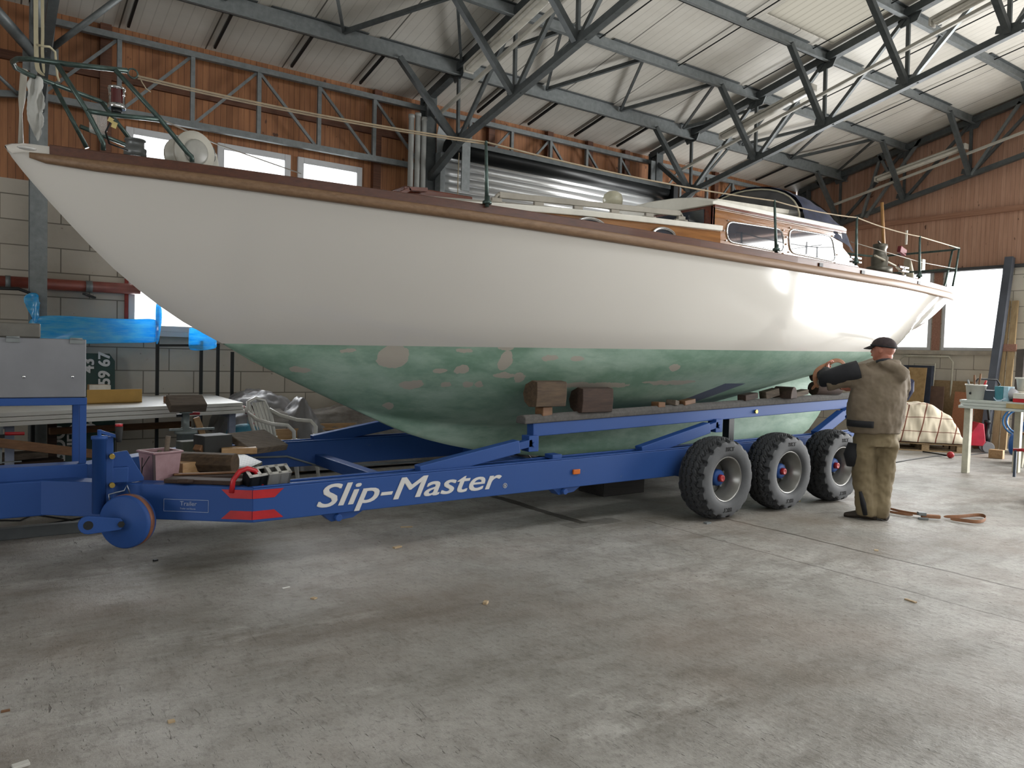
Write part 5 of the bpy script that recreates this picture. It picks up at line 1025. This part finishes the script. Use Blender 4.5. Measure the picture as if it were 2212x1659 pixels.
c = at(2162, 862, X=X_+.1); t_ = thing('carton', 'teal and pale blue carton on the work table', 'box', (c.x, c.y, TZ)); tbox('', '', 2147, 2166, 834, .2, None, X_+.02).go('carton_body', mat('teal_carton', '3f7f8c', .5), t_, .004); tbox('', '', 2166.5, 2177, 835, .2, None, X_+.02).go('carton_side', mat('pale_blue_carton', '9dbfcf', .5), t_, .004)
tag(crumple(MB().ball(at(2184, 852, X=X_+.1)+V((0, 0, -.0)), (.08, .1, .07), 14).go('plastic_bag', mat('clear_grey_bag', 'a8a8ad', .2)), .05, .08), 'crumpled clear plastic bag on the work table', 'bag')
c = at(2200, 862, X=X_-.1); t_ = thing('carton', 'white and red carton at the right edge of the work table', 'box', (c.x, c.y, TZ)); a, b = at(2188, 862, X=X_-.12), at(2232, 862, X=X_-.12); MB().bb((X_-.12, b.y, TZ), (X_+.12, a.y, TZ+.05)).go('red_band', M_RED, t_); MB().bb((X_-.12, b.y, TZ+.05), (X_+.12, a.y, TZ+.12)).go('carton_body', mat('white_paper', 'd2d0c8', .7), t_, .003)
c = at(2206, 838, X=X_+.25); c.z = TZ; tag(MB().lathe([(.12, 0), (.14, .12), (.15, .12), (.15, .14), (.003, .14)], c, n=24).go('plastic_tub', mat('cream_plastic', 'd0cabd', .4)), 'low cream plastic tub behind the white and red carton', 'tub')
c2 = c+V((.0, -.04, .142)); tag(MB().lathe([(.08, 0), (.10, .16), (.115, .16), (.115, .185), (.003, .185)], c2, n=24).go('paint_pot', mat('white_plastic', 'cfcfc8', .35)), 'white pot with a lid standing on the cream tub', 'pot')
g = MB().loft([[at(x, y+dy, X=X_-.16+.05*k) for k, dy in ((0, 0), (1, -1), (2, -3))] for x, y in ((2146, 860), (2153, 867), (2162, 867), (2172, 862))], False, False); o = g.go('masking_paper', mat('pale_blue_paper', 'a9bccc', .6)); s_ = o.modifiers.new('thickness', 'SOLIDIFY'); s_.thickness = .002; tag(o, 'curled strip of pale blue paper on the edge of the work table', 'paper')
# pallet with blanket-covered machine
t_ = thing('wooden_pallet', 'wooden pallet under the checked blanket', 'pallet', (13.7, 6.6, 0)); W_PAL = wood('pallet_wood', 'a18a68', '7f6a4d', .75)
o = V((13.65, 6.75, 0)); F = RZ_(-50); pq = lambda x, y, z: o+F @ V((x, y, z))
for y in (-.36, 0, .36):
    for x in (-.54, 0, .54): MB().box(pq(x, y, .07), (.12, .1, .1), F).go('foot_block', W_PAL, t_, .004)
    MB().box(pq(0, y, .01), (1.2, .1, .02), F).go('runner', W_PAL, t_)
for k in range(5): MB().box(pq(0, -.36+.18*k, .132), (1.2, .13, .022), F).go('deck_board', W_PAL, t_)
t = NT('checked_wool_blanket'); X, Y, Z = t.xyz(False); uv = t.n('TexCoord'); sp = t.n('SeparateXYZ'); mp = t.n('Mapping'); mp.inputs['Rotation'].default_value = (0, 0, radians(50)); t.l(uv.outputs['Object'], mp.inputs[0]); t.l(mp.outputs[0], sp.inputs[0])
ln = lambda s, p, w_, o_=0.0: t.math('LESS_THAN', t.math('ABSOLUTE', t.math('SUBTRACT', t.math('FRACT', t.math('DIVIDE', t.math('ADD', s, o_), p)), .5)), w_/p/2)
st = t.math('MAXIMUM', ln(t.math('SUBTRACT', sp.outputs[0], t.math('MULTIPLY', Z, .25)), .27, .02), t.math('MULTIPLY', ln(t.math('ADD', Z, t.math('MULTIPLY', sp.outputs[1], .35)), .26, .016, .1), .8))
t.set(t.mix(st, lin('cdc3ae'), lin('6f4032')), .95); t.bump(t.noise(60, 2), .1, .005); M_BLK_ = t.m
ax = lambda a, b: o+F @ V((-.62+1.24*a, -.46+.92*b, 0))
def bl(a, b):
    e = min(a, 1-a, b, 1-b); top = (.55+.10*sin(3*a))*(1 if a < .52 else 1-.8*(a-.52))
    return .16+top*min(1, e*5.5)**.7
nx, ny = 22, 16
g = MB().loft([[ax(.0+i/nx, j/ny)+V((0, 0, bl(i/nx, j/ny))) for j in range(ny+1)] for i in range(nx+1)], False, False); o_ = g.go('wool_blanket', M_BLK_); sm(o_, 2); crumple(o_, .09, .22); s_ = o_.modifiers.new('thickness', 'SOLIDIFY'); s_.thickness = .006; tag(o_, 'cream blanket with brown checks covering a machine on the pallet', 'blanket')
# pallet truck
c = V((14.18, 6.05, 0)); t_ = thing('pallet_truck', 'red pallet truck with black handle behind the work table', 'pallet truck', c); e = F
M_PTR = mat('red_pallet_truck', 'b3293a', .35); q = lambda x, y, z: c+F @ V((x, y, z))
for y in (-.2, .2): MB().box(q(-.75, y, .16), (1.15, .15, .05), F).go('fork', M_PTR, t_, .008)
MB().prism([(-.24, .12), (.06, .12), (.10, .2), (.06, .50), (-.02, .52), (-.2, .2)], q(0, .16, 0), F @ V((1, 0, 0)), (0, 0, 1), F @ V((0, -.32, 0))).go('frame', M_PTR, t_, .012)
g = MB().lathe([(.045, 0), (.05, .0), (.05, .12), (.035, .13), (.035, .3), (.05, .3), (.05, .36), (.003, .36)], q(.16, 0, .2), n=16); g.go('pump_cylinder', M_DARK, t_)
for y in (-.09, .09): MB().cyl(q(.16, y-.03, .095), q(.16, y+.03, .095), .095, n=22).go('steer_wheel', mat('grey_rubber_wheel', '7d7e80', .6), t_, .008)
a, b = q(.2, 0, .5), q(.22, 0, 1.0)+V((-.09, .065, 0)); MB().bar(a, b, .05, .035).go('drawbar', M_DARK, t_, .005)
wd_ = V((.81, -.58, 0)); MB().tube([b, b+wd_*.18+V((0, 0, .06)), b+wd_*.22+V((0, 0, .18)), b+wd_*.16+V((0, 0, .26)), b-wd_*.16+V((0, 0, .26)), b-wd_*.22+V((0, 0, .18)), b-wd_*.18+V((0, 0, .06)), b], .017, 8).go('handle_loop', M_DARK, t_)
# boards leaning on the end wall
def lean(name, label, cat, x0, x1, y0, y1, m, Xb, Xt, th=.03, group=None, par=None, z0=None):
    """a board leaning on the end wall, given by its outline in the photo"""
    a, b = at(x0, y1, X=Xb), at(x1, y1, X=Xb); zt = at(x0, y0, X=Xt).z; zb = 0.0 if z0 is None else z0
    g = MB().add([V((Xb, a.y, zb)), V((Xb, b.y, zb)), V((Xt, b.y, zt)), V((Xt, a.y, zt)), V((Xb+th, a.y, zb)), V((Xb+th, b.y, zb)), V((Xt+th, b.y, zt)), V((Xt+th, a.y, zt))], [(0, 1, 2, 3), (7, 6, 5, 4), (0, 4, 5, 1), (1, 5, 6, 2), (2, 6, 7, 3), (3, 7, 4, 0)])
    return tag(g.go(name, m, None, .003), label, cat, group)
W_PLY = wood('plywood', 'b09468', '93784f', .7, (1, 6, 6), 2)
lean('plywood_sheet', 'tall light plywood sheet leaning on the end wall behind the man', 'board', 1948, 1987, 793, 900, W_PLY, 14.55, 14.72, .02)
lean('mattress', 'dark navy padded panel standing behind the light plywood sheet', 'panel', 1940, 2003, 788, 900, mat('navy_padding', '39404f', .8, 0, .2, 8, .1), 14.78, 14.86, .1)
lean('chipboard_sheet', 'wide tan chipboard sheet leaning on the end wall', 'board', 2000, 2086, 820, 940, wood('tan_chipboard', '9c8364', '86704f', .8, (3, 3, 3), 8), 14.92, 15.08, .02)
lean('ribbed_panel', 'brown ribbed panel standing in front of the tan chipboard', 'board', 1997, 2034, 833, 900, mat('brown_ribbed_panel', '6b5346', .7), 14.82, 14.86, .02)
lean('board', 'orange-brown board leaning in front of the tan chipboard', 'board', 2048, 2093, 845, 960, wood('orange_board', 'a06a4a', '8b5a3e', .6), 14.68, 14.84, .02)
t_ = thing('tube_frame', 'cream steel tube frame leaning on the end wall below the window', 'frame', (15.05, 7.3, 0)); M_CRM = mat('cream_tube', 'c4c0ae', .4)
zt = 1.64; MB().tube([(15.0, 8.0, 0), (15.1, 7.95, zt-.1), (15.1, 7.85, zt), (15.1, 7.0, zt), (15.1, 6.92, zt-.1), (15.0, 6.9, 0)], .02, 8).go('frame_tube', M_CRM, t_); MB().tube([(14.95, 7.6, 1.0), (15.02, 7.6, 1.5), (15.02, 7.2, 1.5), (14.95, 7.2, .9)], .014, 8).go('inner_tube', M_CRM, t_)
def lplank(name, label, cat, a, b, w_, th, m, Xb=14.6, Xt=15.1, group=None):
    zb = 0.0; p = at(*b, X=Xb); p.z = .02; q = at(*a, X=Xt); return tag(MB().bar(p, q, th, w_, (0, 1, 0)).go(name, m, None, .004), label, cat, group)
lplank('leaning_beam', 'tall blue-grey beam leaning against the end wall beside the window', 'beam', (2182, 556), (2124, 985), .13, .12, mat('blue_grey_beam', '575d68', .6, 0, .2, 3), 14.55, 15.1)
lplank('leaning_plank', 'tall pale plank leaning beside the blue-grey beam, left one of the pair', 'plank', (2176, 650), (2148, 985), .1, .05, wood('pale_plank', 'b79f78', '9a8260', .7, (8, 8, .8)), 14.6, 15.12, 'pale planks on the end wall')
lplank('leaning_plank', 'tall pale plank leaning beside the blue-grey beam, right one of the pair', 'plank', (2194, 650), (2165, 990), .1, .05, wood('pale_plank', 'b79f78', '9a8260'), 14.6, 15.12, 'pale planks on the end wall')
block('joining_board', 'short red-brown board nailed across the two pale planks', 'board', at(2176, 759, X=14.86)+V((.06, 0, 0)), (.03, .24, .13), 0, wood('red_brown_mullion', '8a6250', '6d4a3c'))
lplank('leaning_plank', 'short dark plank leaning right of the pale planks', 'plank', (2206, 755), (2190, 985), .12, .05, mat('dark_grey_plank', '55504c', .8), 14.4, 14.95)
lplank('leaning_plank', 'brown planks end standing under the work table', 'plank', (2118, 870), (2112, 985), .16, .06, W_MID, 14.6, 14.8)
# compressor, hoses and sawhorse under the table
c = V((13.3, 4.75, 0)); t_ = thing('compressor', 'blue air compressor standing under the work table', 'compressor', c); M_CMP = mat('blue_compressor', '2f62a8', .35)
MB().cyl(c+V((-.05, .4, .28)), c+V((.05, -.4, .28)), .17, n=22).go('tank', M_CMP, t_, .03); MB().box(c+V((0, 0, .55)), (.3, .45, .22)).go('motor', M_CMP, t_, .03); MB().box(c+V((-.16, .1, .35)), (.02, .1, .06)).go('yellow_label', mat('yellow_label', 'c9b23a', .5), t_)
for y in (-.3, .3): MB().box(c+V((0, y, .06)), (.3, .05, .12)).go('foot', M_RUB, t_)
for k, r in enumerate((.3, .26)):
    pts = [c+V((.25+.03*k, .35+r*cos(a), .62+r*.8*sin(a))) for a in [2*pi*j/24 for j in range(24)]]
    tag(MB().tube(pts, .016, 8, True).go('air_hose', mat('blue_hose', '3f78ad', .4)), ('outer coil of blue air hose behind the compressor', 'inner coil of blue air hose behind the compressor')[k], 'hose', 'hose coils')
c = V((13.0, 4.55, 0)); t_ = thing('sawhorse', 'white trestle with a brown shelf under the right end of the work table', 'trestle', c)
for s in (-1, 1):
    MB().bar(c+V((s*.28, .25, 0)), c+V((s*.05, .25, .86)), .06, .05, (0, 1, 0)).go('leg', M_CRM, t_); MB().bar(c+V((s*.28, -.8, 0)), c+V((s*.05, -.8, .86)), .06, .05, (0, 1, 0)).go('leg', M_CRM, t_)
MB().box(c+V((0, -.28, .88)), (.1, 1.25, .06)).go('top_rail', M_CRM, t_); MB().box(c+V((-.2, -.1, .50)), (.25, .8, .03)).go('shelf', W_MID, t_)
block('white_board', 'long white board lying on the floor along the end wall', 'board', (14.6, 4.9, 0), (.25, 2.0, .05), -6, mat('white_paper', 'd2d0c8', .7))
block('timber_block', 'small wood offcut on the floor beside the pallet truck wheels', 'wood block', at(2152, 990, Z=0), (.12, .2, .14), 10, W_NEW)
# trolley and red handle at the right edge
c = at(2206, 1090, Z=0); t_ = thing('dolly', 'low grey dolly with clear castors at the right edge', 'dolly', c)
o = c+V((.30, -.28, 0)); MB().box(o+V((0, 0, .155)), (.55, .55, .035), RZ_(30)).go('deck', mat('grey_dolly_deck', '4d4d52', .6), t_, .01); MB().box(o+V((-.12, .14, .22)), (.2, .2, .10), RZ_(30)).go('red_pad', M_RED, t_, .01)
for a in range(4):
    p = o+RZ_(30+90*a) @ V((.22, .22, 0)); w_ = MB().cyl(p+V((-.018, .01, .06)), p+V((.018, -.01, .06)), .06, n=20).go('castor', mat('pale_castor', 'b2b3ac', .3), t_, .006); MB().box(p+V((0, 0, .115)), (.05, .05, .05)).go('fork', M_GALV, w_)
c = at(2191, 1030, Z=0); t_ = thing('stand', 'thin dark post stand with a red bent handle at the right edge', 'stand', c)
top = at(2192, 972, X=c.x); MB().bar(c, (c.x, c.y, top.z), .03).go('post', mat('blue_grey_post', '46505f', .5), t_); MB().tube([(c.x, c.y+.03, top.z), (c.x+.02, c.y-.08, top.z+.01), (c.x+.05, c.y-.2, top.z-.06), (c.x+.12, c.y-.36, top.z-.25)], .022, 8).go('red_handle', M_RED, t_)
MB().bar((c.x+.12, c.y-.36, 0), (c.x+.12, c.y-.36, top.z-.2), .03).go('post', M_DARK, t_)
# floor items on the right
p = at(2053, 990, Z=0); t_ = thing('marker_stick', 'red ball with a black stick lying on the floor behind the man', 'ball', p); MB().ball(p+V((0, 0, .055)), .055, 16).go('ball', M_RED, t_); MB().cyl(p+V((0, .05, .04)), p+V((.35, .6, .015)), .012, n=8).go('stick', M_DARK, t_)
tag(MB().tube([at(1925, 1001, Z=.008), at(1960, 994, Z=.008), at(2020, 985, Z=.008), at(2100, 982, Z=.008), at(2160, 975, Z=.008)], .008, 6).go('cable', M_DARK), 'grey cable trailing over the floor behind the man', 'cable')
M_WEB = mat('orange_brown_webbing', '94694c', .75, 0, .15, 20)
a = at(1922, 1103, Z=0); tg = thing('ratchet_strap', 'orange-brown ratchet strap lying on the floor beside the man', 'strap', at(2010, 1120, Z=0))
up = (0, 0, 1)
f_ = lambda x, y, z: at(x, y, Z=0)+V((0, 0, z))
ribbon([f_(1912, 1102, .03), f_(1940, 1108, .02), f_(1975, 1115, .025), f_(2010, 1120, .03)], .026, M_WEB, 'webbing', '', '', (.1, .1, 1), .004, tg)
ribbon([f_(1912, 1108, .022), f_(1945, 1114, .02), f_(1975, 1118, .022)], .026, M_WEB, 'webbing', '', '', (.1, .1, 1), .004, tg)
ribbon([f_(2035, 1121, .024), f_(2070, 1122, .024), f_(2100, 1118, .024), f_(2120, 1117, .024), f_(2131, 1122, .024), f_(2128, 1130, .024), f_(2112, 1134, .024), f_(2080, 1129, .022), f_(2050, 1125, .02)], .036, M_WEB, 'webbing_loop', '', '', (0, 0, 1), .004, tg)
p = at(2010, 1122, Z=0); d_ = (at(2040, 1124, Z=0)-at(1978, 1120, Z=0)).normalized(); n_ = V((-d_.y, d_.x, 0)); Rm = Matrix((d_, n_, V((0, 0, 1)))).transposed()
MB().box(p+V((0, 0, .03)), (.17, .045, .035), Rm).go('webbing_roll', M_WEB, tg, .01); MB().box(p-d_*.08+V((0, 0, .05)), (.07, .06, .03), Rm).box(p-d_*.08-n_*.05+V((0, 0, .012)), (.09, .02, .02), Rm).go('ratchet_buckle', M_GALV, tg, .004)
W_SCR = wood('dry_wood_chip', 'b9a688', '9c8666', .8)
SCR = [((878, 1139), (.10, .02, .008), W_SCR, 'thin pale lath scrap on the floor below the lettering', -20), ((858, 1183), (.07, .03, .01), W_SCR, 'short broken wood chip on the floor in front of the trailer beam', 15), ((1967, 1299), (.075, .02, .008), W_SCR, 'small pale wood piece on the floor at the right', 80), ((1049, 1304), (.04, .025, .015), W_SCR, 'tiny wood chip near the middle of the floor', 40), ((336, 1212), (.03, .02, .012), M_DARK, 'tiny black scrap on the floor in front of the jockey wheel', 10), ((1893, 1189), (.05, .03, .004), W_SCR, 'tan paper scrap on the floor in front of the man', 30), ((618, 1270), (.05, .015, .004), M_WHP, 'white plastic scrap on the floor at the left', 10), ((1528, 1131), (.06, .04, .015), M_GALV, 'grey stone chip on the floor in front of the first wheel', 0), ((678, 1293), (.03, .03, .006), W_SCR, 'yellowish leaf on the floor at the left', 30), ((1722, 1083), (.05, .05, .01), mat('yellow_label', 'c9b23a', .5), 'yellow scrap on the floor between the second and third wheel', 10), ((45, 1655), (.05, .03, .01), M_WHP, 'white flake on the floor at the bottom left corner', 10), ((370, 1560), (.025, .02, .008), W_SCR, 'orange-tan crumb on the floor near the bottom left', 0), ((12, 1537), (.03, .015, .006), W_MID, 'red-brown chip on the floor at the left edge', 0)]
for (x, y), d, m, lb, rz in SCR: block('floor_scrap', lb, 'scrap', at(x, y, Z=0), d, rz, m, 'scraps on the floor', None, .001)
# ------------------------------------------------------------------ the man in work clothes
O = at(1880, 1121, Z=0); er = V((cos(YAW-pi/2), sin(YAW-pi/2), 0)); ed = V((cos(YAW), sin(YAW), 0)); K = .00432
man = thing('person', 'person in olive-brown work jacket, trousers and dark cap, seen from behind, holding a strap', 'person', O)
def H(x, y, d=0.0): return O+er*((x-1880)*K)+ed*d+V((0, 0, (1121-y)*K))
def rings(mb, spec, n=20):
    """elliptic rings: (x, y, depth, half width, half depth)"""
    R_ = []
    for x, y, d, a, b in spec:
        c = H(x, y, d); R_.append([c+er*cos(2*pi*k/n)*a+ed*sin(2*pi*k/n)*b for k in range(n)])
    return mb.loft(R_)
M_SKIN = mat('skin', 'b87a66', .5, 0, .1, 9); M_OLIVE = mat('olive_brown_canvas', '75695a', .85, 0, .12, 5, .1, h2='645948'); M_TROU = mat('khaki_trousers', '7a6d53', .85, 0, .14, 4, .1, h2='665a43'); M_BLKC = mat('black_canvas_patch', '15171c', .85, 0, .2, 12); M_CAP = mat('dark_plaid_cap', '3a2f2e', .85, 0, .3, 26, h2='241d22')
g = MB()
fv = (-.72*er+.69*ed).normalized()                                    # the way the head looks (left and away)
fs = V((0, 0, 1)).cross(fv)
hc = H(1890, 747, .0)
g.ball(hc, (.082, .082, .105), 20); g.ball(hc+fv*.03-V((0, 0, .03)), (.062, .062, .085), 16); g.ball(hc-fv*.035+V((0, 0, .01)), (.076, .076, .085), 16)
g.ball(hc+fv*.05-V((0, 0, .085)), (.04, .04, .035), 12)                # chin
g.ball(hc+fv*.098-V((0, 0, .025)), (.016, .016, .022), 10); g.ball(hc+fv*.088-V((0, 0, .06)), (.018, .024, .010), 10)      # nose, mouth
for s in (-1, 1):
    g.ball(hc+fs*.084*s-V((0, 0, .012))-fv*.005, (.014, .02, .034), 10); g.ball(hc+fv*.078+fs*.03*s+V((0, 0, .002)), .014, 8)       # ears, eyes
g.tube([hc-fv*.03-V((0, 0, .05)), H(1892, 782, 0), H(1890, 800, 0)], [.062, .066, .09], 14)
rings(g, [(1888, 795, .0, .12, .08), (1886, 815, .0, .18, .11), (1885, 850, .0, .17, .12), (1884, 900, .0, .155, .11), (1884, 940, .0, .16, .12)], 16)
for pts, rr in (([H(1852, 800, .02), H(1812, 815, .04), H(1776, 824, .10)], [.058, .052, .046]), ([H(1776, 824, .10), H(1784, 806, .15), H(1790, 795, .18)], [.046, .036, .028]),
                ([H(1932, 805, .02), H(1942, 840, .06), H(1938, 862, .14)], [.058, .05, .045]), ([H(1938, 862, .14), H(1900, 850, .28), H(1860, 838, .36)], [.045, .036, .028]),
                ([H(1864, 940, .0), H(1862, 1010, .01), H(1866, 1095, -.01)], [.072, .056, .042]), ([H(1903, 940, .0), H(1903, 1010, .0), H(1900, 1100, -.01)], [.072, .056, .042])): g.tube(pts, rr, 12)
def hand(wr, fwd, side, upv):
    """palm, four bent fingers of different lengths and a thumb from the side of the palm"""
    f, s, u = fwd.normalized(), side.normalized(), upv.normalized()
    pc = wr+f*.045; M3 = Matrix((f, s, u)).transposed(); g.ball(pc, (.05, .04, .016), 12, M3); g.tube([wr-f*.02, wr+f*.02], [.027, .03], 10)
    for k, L in enumerate((.066, .075, .070, .055)):
        b = pc+f*.035+s*(.027-.018*k); g.tube([b, b+f*L*.42-u*.006, b+f*L*.62-u*L*.34, b+f*L*.42-u*L*.66], [.0095, .009, .0085, .0075], 8)
    b = pc+s*.03-f*.012; g.tube([b, b+s*.022+f*.018-u*.008, b+s*.022+f*.040-u*.022], [.012, .0105, .009], 8)
hand(H(1786, 803, .175), H(1791, 775, .19)-H(1786, 803, .175), er*.5+ed*.8, -er*.6+ed*.6)
hand(H(1860, 838, .36), -er+V((0, 0, .2)), V((0, 0, 1)), ed)
body = remesh(g.go('body', M_SKIN, man), .0075, 3, .4)
# shoes
for nm, a, b, w_ in (('shoe', (1874, 1117), (1842, 1116), .045), ('shoe', (1902, 1120), (1886, 1120), .045)):
    p, q = H(a[0], 1121, -.02), H(b[0], 1121, .06 if a[0] < 1890 else .14); u = (q-p).normalized(); s = V((0, 0, 1)).cross(u); p = p-u*.07; L = .29; R_ = []
    for t_, hw, hh in ((0, .03, .08), (.04, .042, .125), (.30, .042, .125), (.55, .048, .085), (.8, .046, .055), (.96, .034, .045), (1, .015, .03)):
        c = p+u*L*t_; R_.append([c+s*hw*cos(2*pi*k/14)+V((0, 0, max(.0, hh/2+hh/2*sin(2*pi*k/14)*1.0))) for k in range(14)])
    sm(MB().loft(R_).go(nm, mat('dark_work_shoe', '3a3129', .7), man), 1)
# trousers
g = MB(); rings(g, [(1884, 905, 0, .19, .145), (1884, 930, 0, .195, .15), (1884, 960, 0, .20, .15)])
g.tube([H(1862, 945, 0), H(1858, 985, .01), H(1859, 1020, .015), H(1864, 1062, -.01), H(1867, 1092, -.02), H(1868, 1111, -.02)], [.11, .105, .098, .092, .092, .088], 16)
g.tube([H(1905, 945, 0), H(1907, 985, .01), H(1904, 1020, .01), H(1901, 1062, -.01), H(1900, 1094, -.02), H(1899, 1114, -.02)], [.11, .103, .094, .086, .082, .076], 16)
tro = crumple(crumple(remesh(g.go('trousers', M_TROU, man), .012, 4), .05, .16), .012, .05)
MB().tube([H(1838, 955, .02), H(1835, 980, .02), H(1838, 1005, .02)], [.05, .075, .055], 12).go('holster_pocket', M_BLKC, tro)
MB().tube([H(1847, 1058, -.075), H(1853, 1085, -.095), H(1859, 1108, -.09)], [.014, .026, .022], 8).go('black_stripe', M_BLKC, tro)
# jacket
g = MB(); rings(g, [(1880, 931, .0, .232, .165), (1879, 920, 0, .248, .178), (1880, 900, 0, .262, .188), (1882, 872, 0, .262, .186), (1885, 842, 0, .255, .172), (1888, 814, 0, .252, .155), (1889, 800, 0, .235, .14), (1891, 787, 0, .16, .115), (1892, 775, .0, .10, .10)], 24)
g.tube([H(1858, 802, .0), H(1830, 808, .03), H(1800, 818, .06), H(1778, 826, .10)], [.105, .098, .09, .08], 14)
g.tube([H(1778, 826, .10), H(1780, 812, .14), H(1787, 800, .17)], [.078, .06, .045], 12)
g.tube([H(1928, 805, .01), H(1942, 830, .05), H(1940, 862, .13)], [.10, .09, .078], 14); g.tube([H(1940, 862, .13), H(1905, 852, .27), H(1866, 840, .35)], [.078, .06, .045], 12)
Rr = Matrix((er, ed, V((0, 0, 1)))).transposed() @ Matrix.Rotation(radians(18), 3, 'Y')
g.ball(H(1903, 787, -.12), (.15, .06, .06), 18, Rr); g.ball(H(1914, 800, -.135), (.085, .045, .07), 16, Rr)
g.tube([H(1866, 785, .05), H(1872, 778, -.05), H(1890, 777, -.10), H(1915, 778, -.08), H(1925, 783, .02)], [.03, .035, .04, .04, .03], 10)
jk = crumple(crumple(remesh(g.go('jacket', M_OLIVE, man), .012, 5), .05, .22), .010, .05)
MB().tube([H(1870, 776, -.06), H(1880, 772, -.085), H(1893, 771, -.09), H(1908, 773, -.075), H(1914, 776, -.03)], .018, 8).go('collar_lining', mat('dark_fleece', '2b3036', .95), jk)
MB().tube([H(1838, 795, -.005), H(1815, 802, .02), H(1790, 812, .055), H(1775, 816, .09), H(1778, 806, .14)], [.097, .094, .090, .084, .07], 14).go('elbow_patch', M_BLKC, jk)
MB().tube([H(1782, 805, .16), H(1788, 796, .18)], [.058, .046], 12).go('cuff', mat('grey_knit_cuff', '3b403f', .9), jk)
MB().tube([H(1947, 815, .05), H(1950, 835, .08), H(1948, 850, .12)], [.08, .085, .078], 12).go('elbow_patch', mat('navy_canvas_patch', '20284a', .8), jk)
g = MB(); n = 12; R_ = []
for y in (903, 917): R_.append([H(1880, y, 0)+er*cos(a)*.272+ed*sin(a)*.2 for a in [pi+.05+1.15*k/n for k in range(n+1)]])
o = MB().loft(R_, False, False).go('hem_band', M_BLKC, jk); s_ = o.modifiers.new('thickness', 'SOLIDIFY'); s_.thickness = .012
# cap with peak
g = MB(); R_ = []; up_ = (V((0, 0, 1))-fv*.12).normalized(); sd_ = up_.cross(fv).normalized(); fw = sd_.cross(up_)
for k in range(8):
    a = pi/2*k/7; R_.append([hc+up_*(.022+.092*sin(a))+ (fw*cos(2*pi*j/24)*1.1+sd_*sin(2*pi*j/24)*.96)*(.102*cos(a)+.002)-fw*.006 for j in range(24)])
g.loft(R_[::1]); cap = g.go('cap', M_CAP, man)
g = MB(); P0 = [hc+fw*(.10*cos(b))+sd_*.085*sin(b)+up_*.028 for b in [-1.1+2.2*j/10 for j in range(11)]]; P1 = [p+fw*(.075*cos((-1.1+2.2*j/10)*.8))-up_*.045 for j, p in enumerate(P0)]
o = MB().loft([P0, P1], False, False).go('peak', mat('cap_peak', '251f22', .8), cap); s_ = o.modifiers.new('thickness', 'SOLIDIFY'); s_.thickness = .006
g = MB(); g.tube([hc+up_*.026+(fw*cos(b)*1.1+sd_*sin(b)*.97)*.104-fw*.006 for b in [2*pi*k/24 for k in range(24)]], .008, 6, True); g.go('cap_band', M_BLKC, cap)
# strap in his hand
ts = thing('webbing_strap', 'orange-brown webbing strap held in looping turns by the man', 'strap', H(1790, 830, .2))
def loop(pts, w_, name, tw=.35):
    g = MB(); rg = []
    for i, p in enumerate(pts):
        tn_ = (pts[min(i+1, len(pts)-1)]-pts[max(i-1, 0)]).normalized(); s_ = (tn_.cross(ed)+ed*tw).normalized()*w_/2; rg.append([p-s_, p+s_])
    o = sm(g.loft(rg, False, False).go(name, M_WEB, ts), 2); k = o.modifiers.new('thickness', 'SOLIDIFY'); k.thickness = .004
loop([H(1767, 838, .16), H(1759, 818, .18), H(1762, 800, .19), H(1775, 790, .19), H(1788, 786, .20), H(1797, 778, .20), H(1812, 773, .22), H(1828, 777, .24), H(1836, 788, .26), H(1838, 806, .29)], .042, 'webbing')
loop([H(1786, 788, .20), H(1776, 805, .21), H(1766, 830, .20), H(1757, 842, .22)], .034, 'webbing_end')
